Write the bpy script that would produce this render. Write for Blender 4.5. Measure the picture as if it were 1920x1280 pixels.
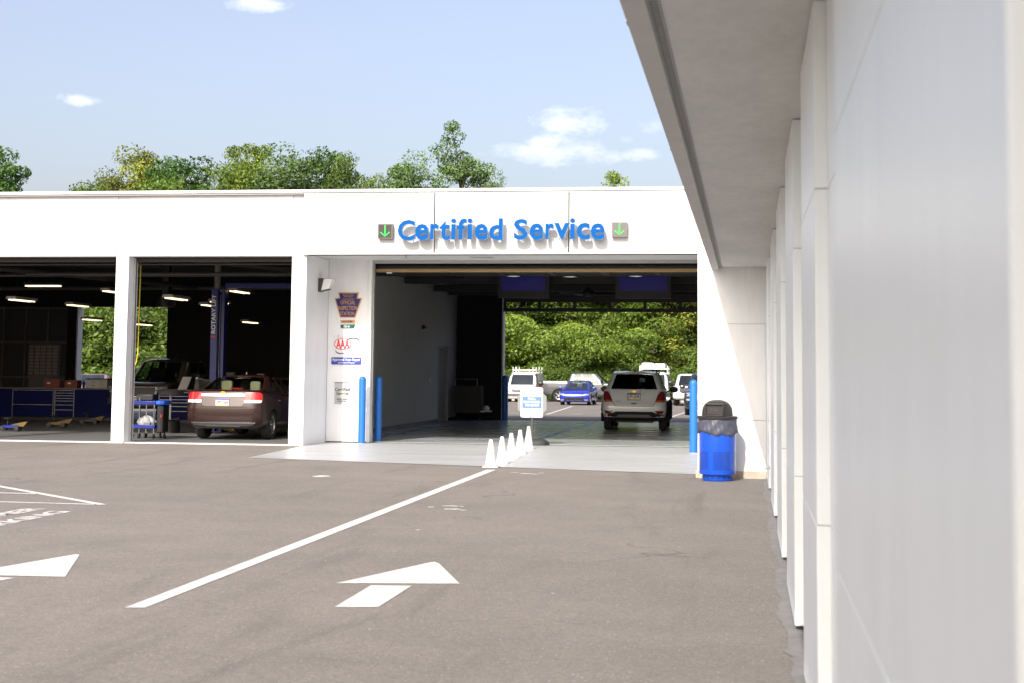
import bpy, bmesh, math, random
import numpy as np
from mathutils import Vector, Matrix

# ------------------------------------------------------------------ camera, sky, sun, exposure
for o in list(bpy.data.objects): bpy.data.objects.remove(o)
sc = bpy.context.scene
col = sc.collection
CAMH = 1.6
cam_d = bpy.data.cameras.new('camera'); cam = bpy.data.objects.new('camera', cam_d); col.objects.link(cam)
cam.matrix_world = Matrix(((0.990192, 0.003093, 0.139672, 0), (0.139420, -0.084968, -0.986581, 0),
                           (0.008816, 0.996379, -0.084566, CAMH), (0, 0, 0, 1)))
cam_d.sensor_width = 36.0
cam_d.lens = 2840 / 1920 * 36
cam_d.shift_x = -40 / 1920
cam_d.shift_y = -184 / 1920
cam_d.clip_start = 0.1; cam_d.clip_end = 2000
cam_d.dof.use_dof = True; cam_d.dof.focus_distance = 31.0; cam_d.dof.aperture_fstop = 4.5
sc.camera = cam
sc.render.engine = 'CYCLES'
sc.render.resolution_x = 1024; sc.render.resolution_y = 682
sc.view_settings.view_transform = 'Standard'; sc.view_settings.look = 'None'
sc.view_settings.gamma = 1.0; sc.view_settings.use_curve_mapping = False
sc.view_settings.exposure = EXPO = 1.08
try:
    sc.cycles.use_denoising = True
    sc.cycles.max_bounces = 8
    sc.cycles.transparent_max_bounces = 16
except Exception: pass

SUN_DIR = Vector((-0.214, -1.0, 0.79)).normalized()          # towards the sun
sun_el = math.asin(SUN_DIR.z); sun_az = math.atan2(SUN_DIR.x, SUN_DIR.y)
sd = bpy.data.lights.new('sun', 'SUN'); sd.energy = 2.3; sd.angle = math.radians(0.53); sd.color = (1.0, 0.975, 0.94)
so = bpy.data.objects.new('sun', sd); col.objects.link(so); so.location = (-20, -60, 60)
so.rotation_euler = SUN_DIR.to_track_quat('Z', 'Y').to_euler()

R = random.Random(7)
world = bpy.data.worlds.new('World'); sc.world = world; world.use_nodes = True
def build_world():
    nt = world.node_tree; N = nt.nodes; Lk = nt.links; N.clear()
    def n(t, **k):
        q = N.new(t)
        for a, b in k.items(): setattr(q, a, b)
        return q
    def math_(op, a, b=None, c=None):
        q = n('ShaderNodeMath', operation=op)
        for i, v in enumerate((a, b, c)):
            if v is None: continue
            if isinstance(v, (int, float)): q.inputs[i].default_value = v
            else: Lk.new(v, q.inputs[i])
        return q.outputs[0]
    out = n('ShaderNodeOutputWorld'); bg = n('ShaderNodeBackground')
    sky = n('ShaderNodeTexSky', sky_type='NISHITA'); sky.sun_disc = False
    sky.sun_elevation = sun_el; sky.sun_rotation = sun_az
    sky.air_density = 1.0; sky.dust_density = 5.0; sky.ozone_density = 3.0
    tc = n('ShaderNodeTexCoord')
    # scattered small fair-weather clouds, fixed by direction
    noi = n('ShaderNodeTexNoise'); noi.inputs['Scale'].default_value = 42; noi.inputs['Detail'].default_value = 7; noi.inputs['Roughness'].default_value = 0.62
    mp = n('ShaderNodeMapping'); mp.inputs['Scale'].default_value = (1, 1, 1.9); Lk.new(tc.outputs['Generated'], mp.inputs[0]); Lk.new(mp.outputs[0], noi.inputs['Vector'])
    def px(x, y):
        v = Vector((x - 1000, -(y - 456), -2840)).normalized()
        return (cam.matrix_world.to_3x3() @ v).normalized()
    clouds = [(px(1072, 228), .030, .011, .66), (px(1040, 286), .046, .011, .5), (px(1025, 266), .024, .008, .55), (px(1200, 290), .014, .0055, .42), (px(1228, 236), .014, .006, .25),
              (px(152, 188), .014, .0045, .55), (px(480, 6), .022, .006, .6), (px(1172, 262), .008, .004, .22)]
    rr = random.Random(3)
    for i in range(22):                               # the same kind of clouds all round the sky
        a = rr.uniform(0, 2 * math.pi); e = rr.uniform(.04, .75)
        d = Vector((math.sin(a) * math.cos(e), math.cos(a) * math.cos(e), math.sin(e)))
        if d.dot(px(960, 640)) > .87 and e < .55: continue
        clouds.append((d, rr.uniform(.02, .07), rr.uniform(.008, .02), rr.uniform(.3, .6)))
    tot = None
    for d, a, b, op in clouds:
        right = d.cross(Vector((0, 0, 1))).normalized(); up = right.cross(d).normalized()
        def dot(v):
            q = n('ShaderNodeVectorMath', operation='DOT_PRODUCT'); Lk.new(tc.outputs['Generated'], q.inputs[0]); q.inputs[1].default_value = v
            return q.outputs['Value']
        x = math_('POWER', math_('MULTIPLY', dot(right), 1 / a), 2.0); y = math_('POWER', math_('MULTIPLY', dot(up), 1 / b), 2.0)
        f = math_('SUBTRACT', 1.0, math_('SQRT', math_('ADD', x, y)))
        g = math_('GREATER_THAN', dot(d), 0.5)
        f = math_('ADD', f, math_('MULTIPLY', math_('SUBTRACT', noi.outputs['Fac'], 0.52), 2.6))
        q = n('ShaderNodeMapRange'); q.interpolation_type = 'SMOOTHSTEP'
        q.inputs['From Min'].default_value = -0.15; q.inputs['From Max'].default_value = 1.05; q.inputs['To Max'].default_value = op
        Lk.new(math_('MULTIPLY', f, g), q.inputs['Value'])
        tot = q.outputs[0] if tot is None else math_('MAXIMUM', tot, q.outputs[0])
    mix = n('ShaderNodeMix', data_type='RGBA'); Lk.new(tot, mix.inputs['Factor'])
    # thin summer haze warms and pales the whole sky evenly
    veil = n('ShaderNodeMix', data_type='RGBA', blend_type='MULTIPLY'); veil.inputs['Factor'].default_value = 1.0
    Lk.new(sky.outputs[0], veil.inputs['A']); veil.inputs['B'].default_value = (0.99, 0.96, 0.91, 1)
    lift = n('ShaderNodeMix', data_type='RGBA', blend_type='ADD'); lift.inputs['Factor'].default_value = 1.0; Lk.new(veil.outputs['Result'], lift.inputs['A']); lift.inputs['B'].default_value = (.50, .2, .1, 1)
    Lk.new(lift.outputs['Result'], mix.inputs['A']); mix.inputs['B'].default_value = (5.4, 5.5, 5.9, 1)
    Lk.new(mix.outputs['Result'], bg.inputs['Color']); bg.inputs['Strength'].default_value = 0.125
    Lk.new(bg.outputs[0], out.inputs[0])
build_world()

# ------------------------------------------------------------------ materials
MATS = {}
def mat(name, color, rough=.6, metal=0., spec=.5, var=0., vscale=4., bump=0., bscale=40., coat=0., emit=None, estr=0., stretch=None, var2=0., vscale2=.4, rvar=0., vdetail=5.):
    if name in MATS: return MATS[name]
    m = bpy.data.materials.new(name); m.use_nodes = True; MATS[name] = m
    nt = m.node_tree; p = nt.nodes['Principled BSDF']
    p.inputs['Base Color'].default_value = (*color, 1); p.inputs['Roughness'].default_value = rough
    p.inputs['Metallic'].default_value = metal; p.inputs['Specular IOR Level'].default_value = spec
    if coat: p.inputs['Coat Weight'].default_value = coat; p.inputs['Coat Roughness'].default_value = .03
    if emit: p.inputs['Emission Color'].default_value = (*emit, 1); p.inputs['Emission Strength'].default_value = estr
    L = nt.links
    tc = nt.nodes.new('ShaderNodeTexCoord'); src = tc.outputs['Object']
    if stretch:
        mp = nt.nodes.new('ShaderNodeMapping'); mp.inputs['Scale'].default_value = stretch; L.new(src, mp.inputs[0]); src = mp.outputs[0]
    def noise(scale, detail=5., rough=.6):
        q = nt.nodes.new('ShaderNodeTexNoise'); q.inputs['Scale'].default_value = scale; q.inputs['Detail'].default_value = detail; q.inputs['Roughness'].default_value = rough
        L.new(src, q.inputs['Vector']); return q.outputs['Fac']
    fac = None
    def contrib(f, amt, prev):
        q = nt.nodes.new('ShaderNodeMapRange'); q.inputs['From Min'].default_value = .3; q.inputs['From Max'].default_value = .7
        q.inputs['To Min'].default_value = 1 - amt; q.inputs['To Max'].default_value = 1 + amt; q.clamp = True; L.new(f, q.inputs['Value'])
        if prev is None: return q.outputs[0]
        w = nt.nodes.new('ShaderNodeMath'); w.operation = 'MULTIPLY'; L.new(prev, w.inputs[0]); L.new(q.outputs[0], w.inputs[1]); return w.outputs[0]
    if var: fac = contrib(noise(vscale, vdetail), var, fac)
    if var2: fac = contrib(noise(vscale2, 4.), var2, fac)
    if fac is not None:
        q = nt.nodes.new('ShaderNodeVectorMath'); q.operation = 'SCALE'; q.inputs[0].default_value = color; L.new(fac, q.inputs['Scale']); L.new(q.outputs[0], p.inputs['Base Color'])
    if rvar:
        q = nt.nodes.new('ShaderNodeMapRange'); q.inputs['From Min'].default_value = .3; q.inputs['From Max'].default_value = .7
        q.inputs['To Min'].default_value = max(.02, rough - rvar); q.inputs['To Max'].default_value = rough + rvar; L.new(noise(vscale * .7), q.inputs['Value']); L.new(q.outputs[0], p.inputs['Roughness'])
    if bump:
        b = nt.nodes.new('ShaderNodeBump'); b.inputs['Strength'].default_value = bump; b.inputs['Distance'].default_value = .02
        L.new(noise(bscale, 6.), b.inputs['Height']); L.new(b.outputs[0], p.inputs['Normal'])
    return m

def glass_mat(name, tint, refl=.04):
    m = bpy.data.materials.new(name); m.use_nodes = True; nt = m.node_tree; N = nt.nodes; N.clear(); L = nt.links
    out = N.new('ShaderNodeOutputMaterial'); t = N.new('ShaderNodeBsdfTransparent'); t.inputs[0].default_value = (*tint, 1)
    g = N.new('ShaderNodeBsdfGlossy'); g.inputs['Roughness'].default_value = .02
    lw_ = N.new('ShaderNodeLayerWeight'); lw_.inputs['Blend'].default_value = .5; pw = N.new('ShaderNodeMath'); pw.operation = 'POWER'; pw.inputs[1].default_value = 5; L.new(lw_.outputs['Facing'], pw.inputs[0]); f = N.new('ShaderNodeMath'); f.operation = 'MULTIPLY_ADD'; f.use_clamp = True; f.inputs[1].default_value = .85; f.inputs[2].default_value = refl; L.new(pw.outputs[0], f.inputs[0])
    mx = N.new('ShaderNodeMixShader'); L.new(f.outputs[0], mx.inputs[0]); L.new(t.outputs[0], mx.inputs[1]); L.new(g.outputs[0], mx.inputs[2]); L.new(mx.outputs[0], out.inputs[0])
    MATS[name] = m; return m

def asphalt_mat():
    m = bpy.data.materials.new('asphalt'); m.use_nodes = True; nt = m.node_tree; N = nt.nodes; L = nt.links; p = N['Principled BSDF']
    tc = N.new('ShaderNodeTexCoord')
    def noise(scale, detail, rough=.6, dist=0., vec=None):
        q = N.new('ShaderNodeTexNoise'); q.inputs['Scale'].default_value = scale; q.inputs['Detail'].default_value = detail; q.inputs['Roughness'].default_value = rough; q.inputs['Distortion'].default_value = dist
        L.new(vec or tc.outputs['Object'], q.inputs['Vector']); return q.outputs['Fac']
    def mr(v, a, b, c, d, smooth=False):
        q = N.new('ShaderNodeMapRange'); q.inputs[1].default_value = a; q.inputs[2].default_value = b; q.inputs[3].default_value = c; q.inputs[4].default_value = d
        if smooth: q.interpolation_type = 'SMOOTHSTEP'
        L.new(v, q.inputs[0]); return q.outputs[0]
    def mul(a, b):
        q = N.new('ShaderNodeMath'); q.operation = 'MULTIPLY'; L.new(a, q.inputs[0]); L.new(b, q.inputs[1]); return q.outputs[0]
    f = mr(noise(.25, 4), .3, .7, .90, 1.09)
    f = mul(f, mr(noise(1.3, 6, .65), .3, .7, .93, 1.07))
    f = mul(f, mr(noise(9, 6, .7), .3, .7, .92, 1.08))
    f = mul(f, mr(noise(55, 4, .8), .3, .7, .66, 1.36)); f = mul(f, mr(noise(22, 3, .7), .3, .7, .86, 1.14))
    # single pale stones in the binder
    v = N.new('ShaderNodeTexVoronoi'); v.inputs['Scale'].default_value = 38; L.new(tc.outputs['Object'], v.inputs['Vector'])
    pick = N.new('ShaderNodeSeparateColor'); L.new(v.outputs['Color'], pick.inputs[0])
    stone = mul(mr(pick.outputs[0], .86, .90, 0., 1.), mr(v.outputs['Distance'], .18, .34, 1., 0.))
    v2 = N.new('ShaderNodeTexVoronoi'); v2.inputs['Scale'].default_value = 11; L.new(tc.outputs['Object'], v2.inputs['Vector'])
    pick2 = N.new('ShaderNodeSeparateColor'); L.new(v2.outputs['Color'], pick2.inputs[0])
    stone2 = mul(mr(pick2.outputs[1], .955, .96, 0., 1.), mr(v2.outputs['Distance'], .05, .10, 1., 0.))
    # tyre scuffs and oil: streaks along the drive direction
    mp = N.new('ShaderNodeMapping'); mp.inputs['Scale'].default_value = (1.1, .16, 1); L.new(tc.outputs['Object'], mp.inputs[0])
    f = mul(f, mr(noise(1.0, 5, .6, 1.2, mp.outputs[0]), .53, .75, 1., .80, True))
    mp3 = N.new('ShaderNodeMapping'); mp3.inputs['Scale'].default_value = (.22, 1.3, 1); mp3.inputs['Location'].default_value = (3, 9, 0); L.new(tc.outputs['Object'], mp3.inputs[0])
    f = mul(f, mr(noise(1.6, 6, .6, .8, mp3.outputs[0]), .60, .80, 1., .80, True))
    # hairline cracks, here and there
    mp2 = N.new('ShaderNodeMapping'); mp2.inputs['Scale'].default_value = (.35, .35, 1); L.new(tc.outputs['Object'], mp2.inputs[0])
    wq = N.new('ShaderNodeTexNoise'); wq.inputs['Scale'].default_value = 3; L.new(mp2.outputs[0], wq.inputs['Vector'])
    wadd = N.new('ShaderNodeVectorMath'); wadd.operation = 'ADD'; L.new(mp2.outputs[0], wadd.inputs[0]); L.new(wq.outputs['Color'], wadd.inputs[1])
    vc = N.new('ShaderNodeTexVoronoi'); vc.feature = 'DISTANCE_TO_EDGE'; vc.inputs['Scale'].default_value = .45; L.new(wadd.outputs[0], vc.inputs['Vector'])
    crack = mul(mr(vc.outputs['Distance'], .0, .006, 1., 0.), mr(noise(.5, 3), .52, .60, 0., 1.))
    sc_ = N.new('ShaderNodeVectorMath'); sc_.operation = 'SCALE'; sc_.inputs[0].default_value = (.188, .168, .145); L.new(f, sc_.inputs['Scale'])
    m1 = N.new('ShaderNodeMix'); m1.data_type = 'RGBA'; L.new(mul(stone, mr(noise(3, 2), 0, 1, .3, .8)), m1.inputs['Factor']); L.new(sc_.outputs[0], m1.inputs['A']); m1.inputs['B'].default_value = (.44, .41, .38, 1)
    m1b = N.new('ShaderNodeMix'); m1b.data_type = 'RGBA'; L.new(stone2, m1b.inputs['Factor']); L.new(m1.outputs['Result'], m1b.inputs['A']); m1b.inputs['B'].default_value = (.6, .55, .5, 1)
    m2 = N.new('ShaderNodeMix'); m2.data_type = 'RGBA'; L.new(mul(crack, mr(noise(8, 2), .3, .7, .25, .7)), m2.inputs['Factor']); L.new(m1b.outputs['Result'], m2.inputs['A']); m2.inputs['B'].default_value = (.045, .04, .035, 1)
    L.new(m2.outputs['Result'], p.inputs['Base Color']); p.inputs['Roughness'].default_value = .85; p.inputs['Specular IOR Level'].default_value = .35
    b = N.new('ShaderNodeBump'); b.inputs['Strength'].default_value = .5; b.inputs['Distance'].default_value = .006; L.new(noise(70, 5, .75), b.inputs['Height']); L.new(b.outputs[0], p.inputs['Normal'])
    MATS['asphalt'] = m; return m
asphalt_mat()
def paint_mark_mat():
    m = bpy.data.materials.new('road_paint'); m.use_nodes = True; nt = m.node_tree; N = nt.nodes; L = nt.links; p = N['Principled BSDF']
    tc = N.new('ShaderNodeTexCoord')
    def noise(s, d, r=.65):
        q = N.new('ShaderNodeTexNoise'); q.inputs['Scale'].default_value = s; q.inputs['Detail'].default_value = d; q.inputs['Roughness'].default_value = r; L.new(tc.outputs['Object'], q.inputs['Vector']); return q.outputs['Fac']
    def mr(v, a, b, c, d):
        q = N.new('ShaderNodeMapRange'); q.inputs[1].default_value = a; q.inputs[2].default_value = b; q.inputs[3].default_value = c; q.inputs[4].default_value = d; L.new(v, q.inputs[0]); return q.outputs[0]
    mx = N.new('ShaderNodeMix'); mx.data_type = 'RGBA'
    ad = N.new('ShaderNodeMath'); ad.operation = 'MAXIMUM'; L.new(mr(noise(2.6, 6), .52, .72, 0., .5), ad.inputs[0]); L.new(mr(noise(60, 4, .8), .57, .66, 0., .6), ad.inputs[1])
    L.new(ad.outputs[0], mx.inputs['Factor']); mx.inputs['A'].default_value = (.60, .575, .54, 1); mx.inputs['B'].default_value = (.22, .2, .18, 1)
    L.new(mx.outputs['Result'], p.inputs['Base Color']); p.inputs['Roughness'].default_value = .75
    b = N.new('ShaderNodeBump'); b.inputs['Strength'].default_value = .4; b.inputs['Distance'].default_value = .005; L.new(noise(70, 5, .75), b.inputs['Height']); L.new(b.outputs[0], p.inputs['Normal'])
    MATS['road_paint'] = m; return m
paint_mark_mat()

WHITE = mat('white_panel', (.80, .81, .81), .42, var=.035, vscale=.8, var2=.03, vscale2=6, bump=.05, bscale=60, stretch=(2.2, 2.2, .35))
WHITE2 = mat('white_panel_shade_lift', (.86, .91, .91), .36, var=.03, vscale=1.6, var2=.015, vscale2=9, bump=.05, bscale=25, stretch=(1.5, 1.5, .5))  # paler, cooler copy of the panel white, lifting the shaded wing
FASC = mat('fascia_white_sun', (.50, .51, .515), .45, var=.035, vscale=.9, var2=.03, vscale2=7, bump=.04, bscale=40, stretch=(2.5, 2.5, .25))  # slightly greyer panels, darkened further against the full sun
HEAD = mat('header_white_sun', (.57, .575, .58), .45, var=.03, vscale=.9, var2=.03, vscale2=7, bump=.04, bscale=40, stretch=(2.5, 2.5, .25))  # panel white darkened where full sun falls on the headers
STUCCO = mat('soffit_stucco', (.62, .62, .605), .9, var=.09, vscale=1.1, var2=.05, vscale2=14, bump=.35, bscale=120, stretch=(1, .45, 1))
TRIM = mat('grey_trim', (.42, .41, .39), .6, var=.05, vscale=5)
MESH = mat('vent_mesh', (.17, .17, .16), .7, var=.25, vscale=160)
JOINT = mat('joint_dark', (.10, .10, .105), .8)
CONC = mat('concrete', (.48, .45, .41), .85, var=.10, vscale=3, var2=.08, vscale2=25, bump=.3, bscale=60)
FOOT = mat('footing_concrete', (.50, .42, .33), .9, var=.16, vscale=9, bump=.5, bscale=50)
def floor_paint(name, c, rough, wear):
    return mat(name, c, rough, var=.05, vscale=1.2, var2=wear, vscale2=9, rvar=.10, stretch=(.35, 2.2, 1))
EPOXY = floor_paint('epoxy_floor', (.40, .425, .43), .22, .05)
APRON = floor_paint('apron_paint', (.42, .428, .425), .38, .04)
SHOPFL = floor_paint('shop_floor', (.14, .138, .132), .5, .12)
GALV = mat('galvanised', (.45, .45, .45), .4, metal=.8, var=.1, vscale=8)
DARKW = mat('bay_wall_shade', (.012, .012, .014), .85, var=.15, vscale=2)  # near-black colour stands in for the deep shade of the bays
LANEW = mat('lane_wall', (.40, .405, .39), .7, var=.05, vscale=1.5, bump=.05, bscale=30)
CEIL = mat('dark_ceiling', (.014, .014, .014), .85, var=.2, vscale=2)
STEEL = mat('dark_steel', (.03, .03, .03), .5, metal=.3)
BLACK = mat('black_plastic', (.012, .012, .013), .45)
RUBBER = mat('rubber', (.014, .014, .014), .8, var=.2, vscale=20)
BLUEP = mat('blue_bollard', (.016, .15, .55), .38, var=.05, vscale=3)
BLUETOOL = mat('tool_blue', (.002, .005, .075), .6, spec=.15, var=.1, vscale=3)
BLUELIFT = mat('lift_blue', (.004, .018, .18), .35, var=.1, vscale=3)
YELLOW = mat('lift_yellow', (.15, .09, .01), .5, var=.15, vscale=6)
REDP = mat('red_paint', (.42, .03, .02), .4)
CHROME = mat('chrome', (.75, .75, .75), .12, metal=1.)
ALU = mat('aluminium', (.5, .5, .51), .3, metal=1., var=.08, vscale=12)
GOLD = mat('gold_emblem', (.70, .42, .06), .3, metal=.6)
WPLAST = mat('white_plastic', (.62, .62, .63), .45, var=.06, vscale=9)
PAPER = mat('white_print', (.78, .78, .78), .6)
GREYP = mat('grey_print', (.45, .47, .47), .6, var=.08, vscale=4)
NAVY = mat('navy_print', (.010, .010, .12), .5)
ORANGEP = mat('orange_print', (.62, .32, .10), .55)
GREENP = mat('dark_green_print', (.01, .10, .07), .5)
REDPR = mat('red_print', (.72, .03, .04), .5)
SIGNBLUE = mat('letter_blue', (.0, .082, .30), .6, spec=.12, var=.03, vscale=2)
LETSIDE = mat('letter_side', (.42, .52, .62), .4)
SKYBL = mat('sign_light_blue', (.10, .19, .50), .5)
TAN = mat('tan_seal', (.36, .24, .11), .6, var=.12, vscale=6, stretch=(.3, 4, 4))
SCREEN = mat('screen_blue', (.004, .004, .05), .3, emit=(.02, .015, .18), estr=.09)
LED = mat('green_led', (.02, .5, .05), .4, emit=(.04, 1.0, .12), estr=.3)
TUBE = mat('lit_tube', (.9, .85, .7), .4, emit=(1., .78, .5), estr=1.1)
LAMPW = mat('lamp_inner', (.7, .75, .72), .4, emit=(.75, .9, .85), estr=.35)
HOUSE = mat('fixture_housing', (.42, .40, .38), .5)
HOSE = mat('yellow_hose', (.75, .62, .05), .5)
GRASS = mat('grass', (.07, .12, .03), .9, var=.3, vscale=5)
BARK = mat('bark', (.09, .07, .055), .9, var=.25, vscale=6, bump=.5, bscale=20)
GL_DARK = glass_mat('tinted_glass', (.33, .36, .36))
GL_CLEAR = glass_mat('clear_glass', (.78, .84, .83), .10)
GL_DOOR = glass_mat('door_glass', (.75, .78, .77))

def leaf_mat(name, c, t):
    m = bpy.data.materials.new(name); m.use_nodes = True; nt = m.node_tree; N = nt.nodes; N.clear(); L = nt.links
    out = N.new('ShaderNodeOutputMaterial'); d = N.new('ShaderNodeBsdfPrincipled'); tr = N.new('ShaderNodeBsdfTranslucent'); mx = N.new('ShaderNodeMixShader'); mx.inputs[0].default_value = .24
    d.inputs['Roughness'].default_value = .55; d.inputs['Specular IOR Level'].default_value = .35
    at = N.new('ShaderNodeAttribute'); at.attribute_name = 'tint'
    oi = N.new('ShaderNodeObjectInfo')
    r = N.new('ShaderNodeValToRGB'); r.color_ramp.elements[0].color = (c[0] * .42, c[1] * .48, c[2] * .5, 1); r.color_ramp.elements[1].color = (c[0] * 1.5, c[1] * 1.5, c[2] * 1.3, 1)
    L.new(at.outputs['Fac'], r.inputs[0])
    hs = N.new('ShaderNodeHueSaturation'); L.new(r.outputs[0], hs.inputs['Color'])
    q = N.new('ShaderNodeMapRange'); q.inputs[3].default_value = .8; q.inputs[4].default_value = 1.2; L.new(oi.outputs['Random'], q.inputs[0]); L.new(q.outputs[0], hs.inputs['Value'])
    L.new(hs.outputs[0], d.inputs['Base Color'])
    tm = N.new('ShaderNodeMix'); tm.data_type = 'RGBA'; tm.blend_type = 'MULTIPLY'; tm.inputs['Factor'].default_value = 1; L.new(hs.outputs[0], tm.inputs['A']); tm.inputs['B'].default_value = (*t, 1)
    L.new(tm.outputs['Result'], tr.inputs[0])
    L.new(d.outputs[0], mx.inputs[1]); L.new(tr.outputs[0], mx.inputs[2]); L.new(mx.outputs[0], out.inputs[0]); MATS[name] = m; return m
LEAF = [leaf_mat('leaf_mid', (.112, .168, .030), (1.6, 1.7, .7)), leaf_mat('leaf_dark', (.064, .125, .028), (1.5, 1.7, .7)),
        leaf_mat('leaf_yellow', (.23, .255, .042), (1.5, 1.4, .6)), leaf_mat('leaf_grey', (.105, .165, .055), (1.4, 1.5, .8)),
        leaf_mat('leaf_bright', (.17, .235, .038), (1.6, 1.6, .6))]

# ------------------------------------------------------------------ mesh helpers
class MB:
    def __init__(s): s.v = []; s.f = []; s.mi = []
    def add(s, vs, fs, mi=0):
        b = len(s.v); s.v += [tuple(map(float, v)) for v in vs]; s.f += [tuple(i + b for i in f) for f in fs]; s.mi += [mi] * len(fs); return s
    def box(s, x0, x1, y0, y1, z0, z1, mi=0):
        if x0 > x1: x0, x1 = x1, x0
        if y0 > y1: y0, y1 = y1, y0
        if z0 > z1: z0, z1 = z1, z0
        v = [(x, y, z) for z in (z0, z1) for y in (y0, y1) for x in (x0, x1)]
        return s.add(v, [(0, 2, 3, 1), (4, 5, 7, 6), (0, 1, 5, 4), (2, 6, 7, 3), (0, 4, 6, 2), (1, 3, 7, 5)], mi)
    def prism(s, poly, a, b, axis='y', mi=0):
        # poly: 2-D points; axis y: (x,z), axis x: (y,z), axis z: (x,y)
        def P(p, t): return {'y': (p[0], t, p[1]), 'x': (t, p[0], p[1]), 'z': (p[0], p[1], t)}[axis]
        n = len(poly); v = [P(p, a) for p in poly] + [P(p, b) for p in poly]
        f = [tuple(range(n)), tuple(range(2 * n - 1, n - 1, -1))] + [(i, i + n, (i + 1) % n + n, (i + 1) % n) for i in range(n)]
        return s.add(v, f, mi)
    def tube(s, pts, r, n=8, mi=0, cap=True):
        pts = [Vector(p) for p in pts]; rs = r if isinstance(r, (list, tuple)) else [r] * len(pts)
        rings = []; prev = None
        for i, p in enumerate(pts):
            d = (pts[min(i + 1, len(pts) - 1)] - pts[max(i - 1, 0)]).normalized()
            u = d.cross(Vector((0, 0, 1))) if abs(d.z) < .95 else d.cross(Vector((1, 0, 0)))
            u.normalize()
            if prev is not None and u.dot(prev) < 0: u = -u
            prev = u; w = d.cross(u)
            rings.append([p + rs[i] * (math.cos(2 * math.pi * k / n) * u + math.sin(2 * math.pi * k / n) * w) for k in range(n)])
        v = [q for rg in rings for q in rg]; f = []
        for i in range(len(rings) - 1):
            for k in range(n): f.append((i * n + k, i * n + (k + 1) % n, (i + 1) * n + (k + 1) % n, (i + 1) * n + k))
        if cap: f += [tuple(range(n - 1, -1, -1)), tuple((len(rings) - 1) * n + k for k in range(n))]
        return s.add(v, f, mi)
    def lathe(s, prof, c=(0, 0, 0), n=32, axis='z', mi=0, cap=True, mod=None):
        v = []; f = []; m = len(prof)
        for k in range(n):
            a = 2 * math.pi * k / n
            for (r, z) in prof:
                if mod: r = mod(r, z, a)
                x, y = r * math.cos(a), r * math.sin(a)
                v.append({'z': (c[0] + x, c[1] + y, c[2] + z), 'x': (c[0] + z, c[1] + x, c[2] + y), 'y': (c[0] + x, c[1] + z, c[2] + y)}[axis])
        for k in range(n):
            for i in range(m - 1): f.append((k * m + i, ((k + 1) % n) * m + i, ((k + 1) % n) * m + i + 1, k * m + i + 1))
        if cap:
            if prof[0][0] > 1e-4: f.append(tuple(k * m for k in range(n - 1, -1, -1)))
            if prof[-1][0] > 1e-4: f.append(tuple(k * m + m - 1 for k in range(n)))
        return s.add(v, f, mi)
    def grid_solid(s, outer, inner, mi=0):
        nr, nc = len(outer), len(outer[0]); v = [p for r in outer for p in r] + [p for r in inner for p in r]; o = nr * nc; f = []
        for i in range(nr - 1):
            for j in range(nc - 1):
                a, b, c, d = i * nc + j, i * nc + j + 1, (i + 1) * nc + j + 1, (i + 1) * nc + j
                f += [(a, b, c, d), (a + o, d + o, c + o, b + o)]
        for j in range(nc - 1):
            f += [(j, j + o, j + 1 + o, j + 1), ((nr - 1) * nc + j, (nr - 1) * nc + j + 1, (nr - 1) * nc + j + 1 + o, (nr - 1) * nc + j + o)]
        for i in range(nr - 1):
            f += [(i * nc, (i + 1) * nc, (i + 1) * nc + o, i * nc + o), (i * nc + nc - 1, i * nc + nc - 1 + o, (i + 1) * nc + nc - 1 + o, (i + 1) * nc + nc - 1)]
        return s.add(v, f, mi)
    def mesh(s, name):
        me = bpy.data.meshes.new(name); me.from_pydata(s.v, [], s.f); me.update(); return me

def link(name, me, parent=None, mats=()):
    o = bpy.data.objects.new(name, me); col.objects.link(o)
    if me is not None and mats:
        for m in (mats if isinstance(mats, (list, tuple)) else [mats]): me.materials.append(m)
    if parent is not None: o.parent = parent
    return o
def fixn(me):
    bm = bmesh.new(); bm.from_mesh(me); bmesh.ops.recalc_face_normals(bm, faces=bm.faces); bm.to_mesh(me); bm.free()
def obj(name, mb, m, parent=None, smooth=False, bevel=0., world=True, ang=35):
    vs = mb.v
    if world and parent is not None:
        off = Vector((0, 0, 0)); q = parent
        while q is not None: off += q.location; q = q.parent
        mb.v = [(a - off.x, b - off.y, c - off.z) for a, b, c in vs]
    me = mb.mesh(name); fixn(me)
    o = link(name, me, parent, m)
    if any(mb.mi): me.polygons.foreach_set('material_index', mb.mi)
    if smooth:
        me.shade_smooth()
        me.set_sharp_from_angle(angle=math.radians(ang))
    if bevel:
        b = o.modifiers.new('bevel', 'BEVEL'); b.width = bevel; b.segments = 2; b.limit_method = 'ANGLE'; b.angle_limit = math.radians(40)
        if not smooth: me.shade_smooth(); me.set_sharp_from_angle(angle=math.radians(35))
    return o
def tag(o, label, cat, group=None):
    o['label'] = label; o['category'] = cat
    if group: o['group'] = group
    return o
def thing(name, label, cat, loc=(0, 0, 0), rz=0., group=None):
    o = bpy.data.objects.new(name, None); o.empty_display_size = .2; col.objects.link(o); o.location = loc; o.rotation_euler = (0, 0, rz)
    return tag(o, label, cat, group)
def struct(name, mb, m, **k):
    o = obj(name, mb, m, **k); o['kind'] = 'structure'; return o
def copy_tree(o, parent=None):
    c = o.copy(); col.objects.link(c); c.parent = parent
    for ch in list(o.children): copy_tree(ch, c)
    return c

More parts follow.
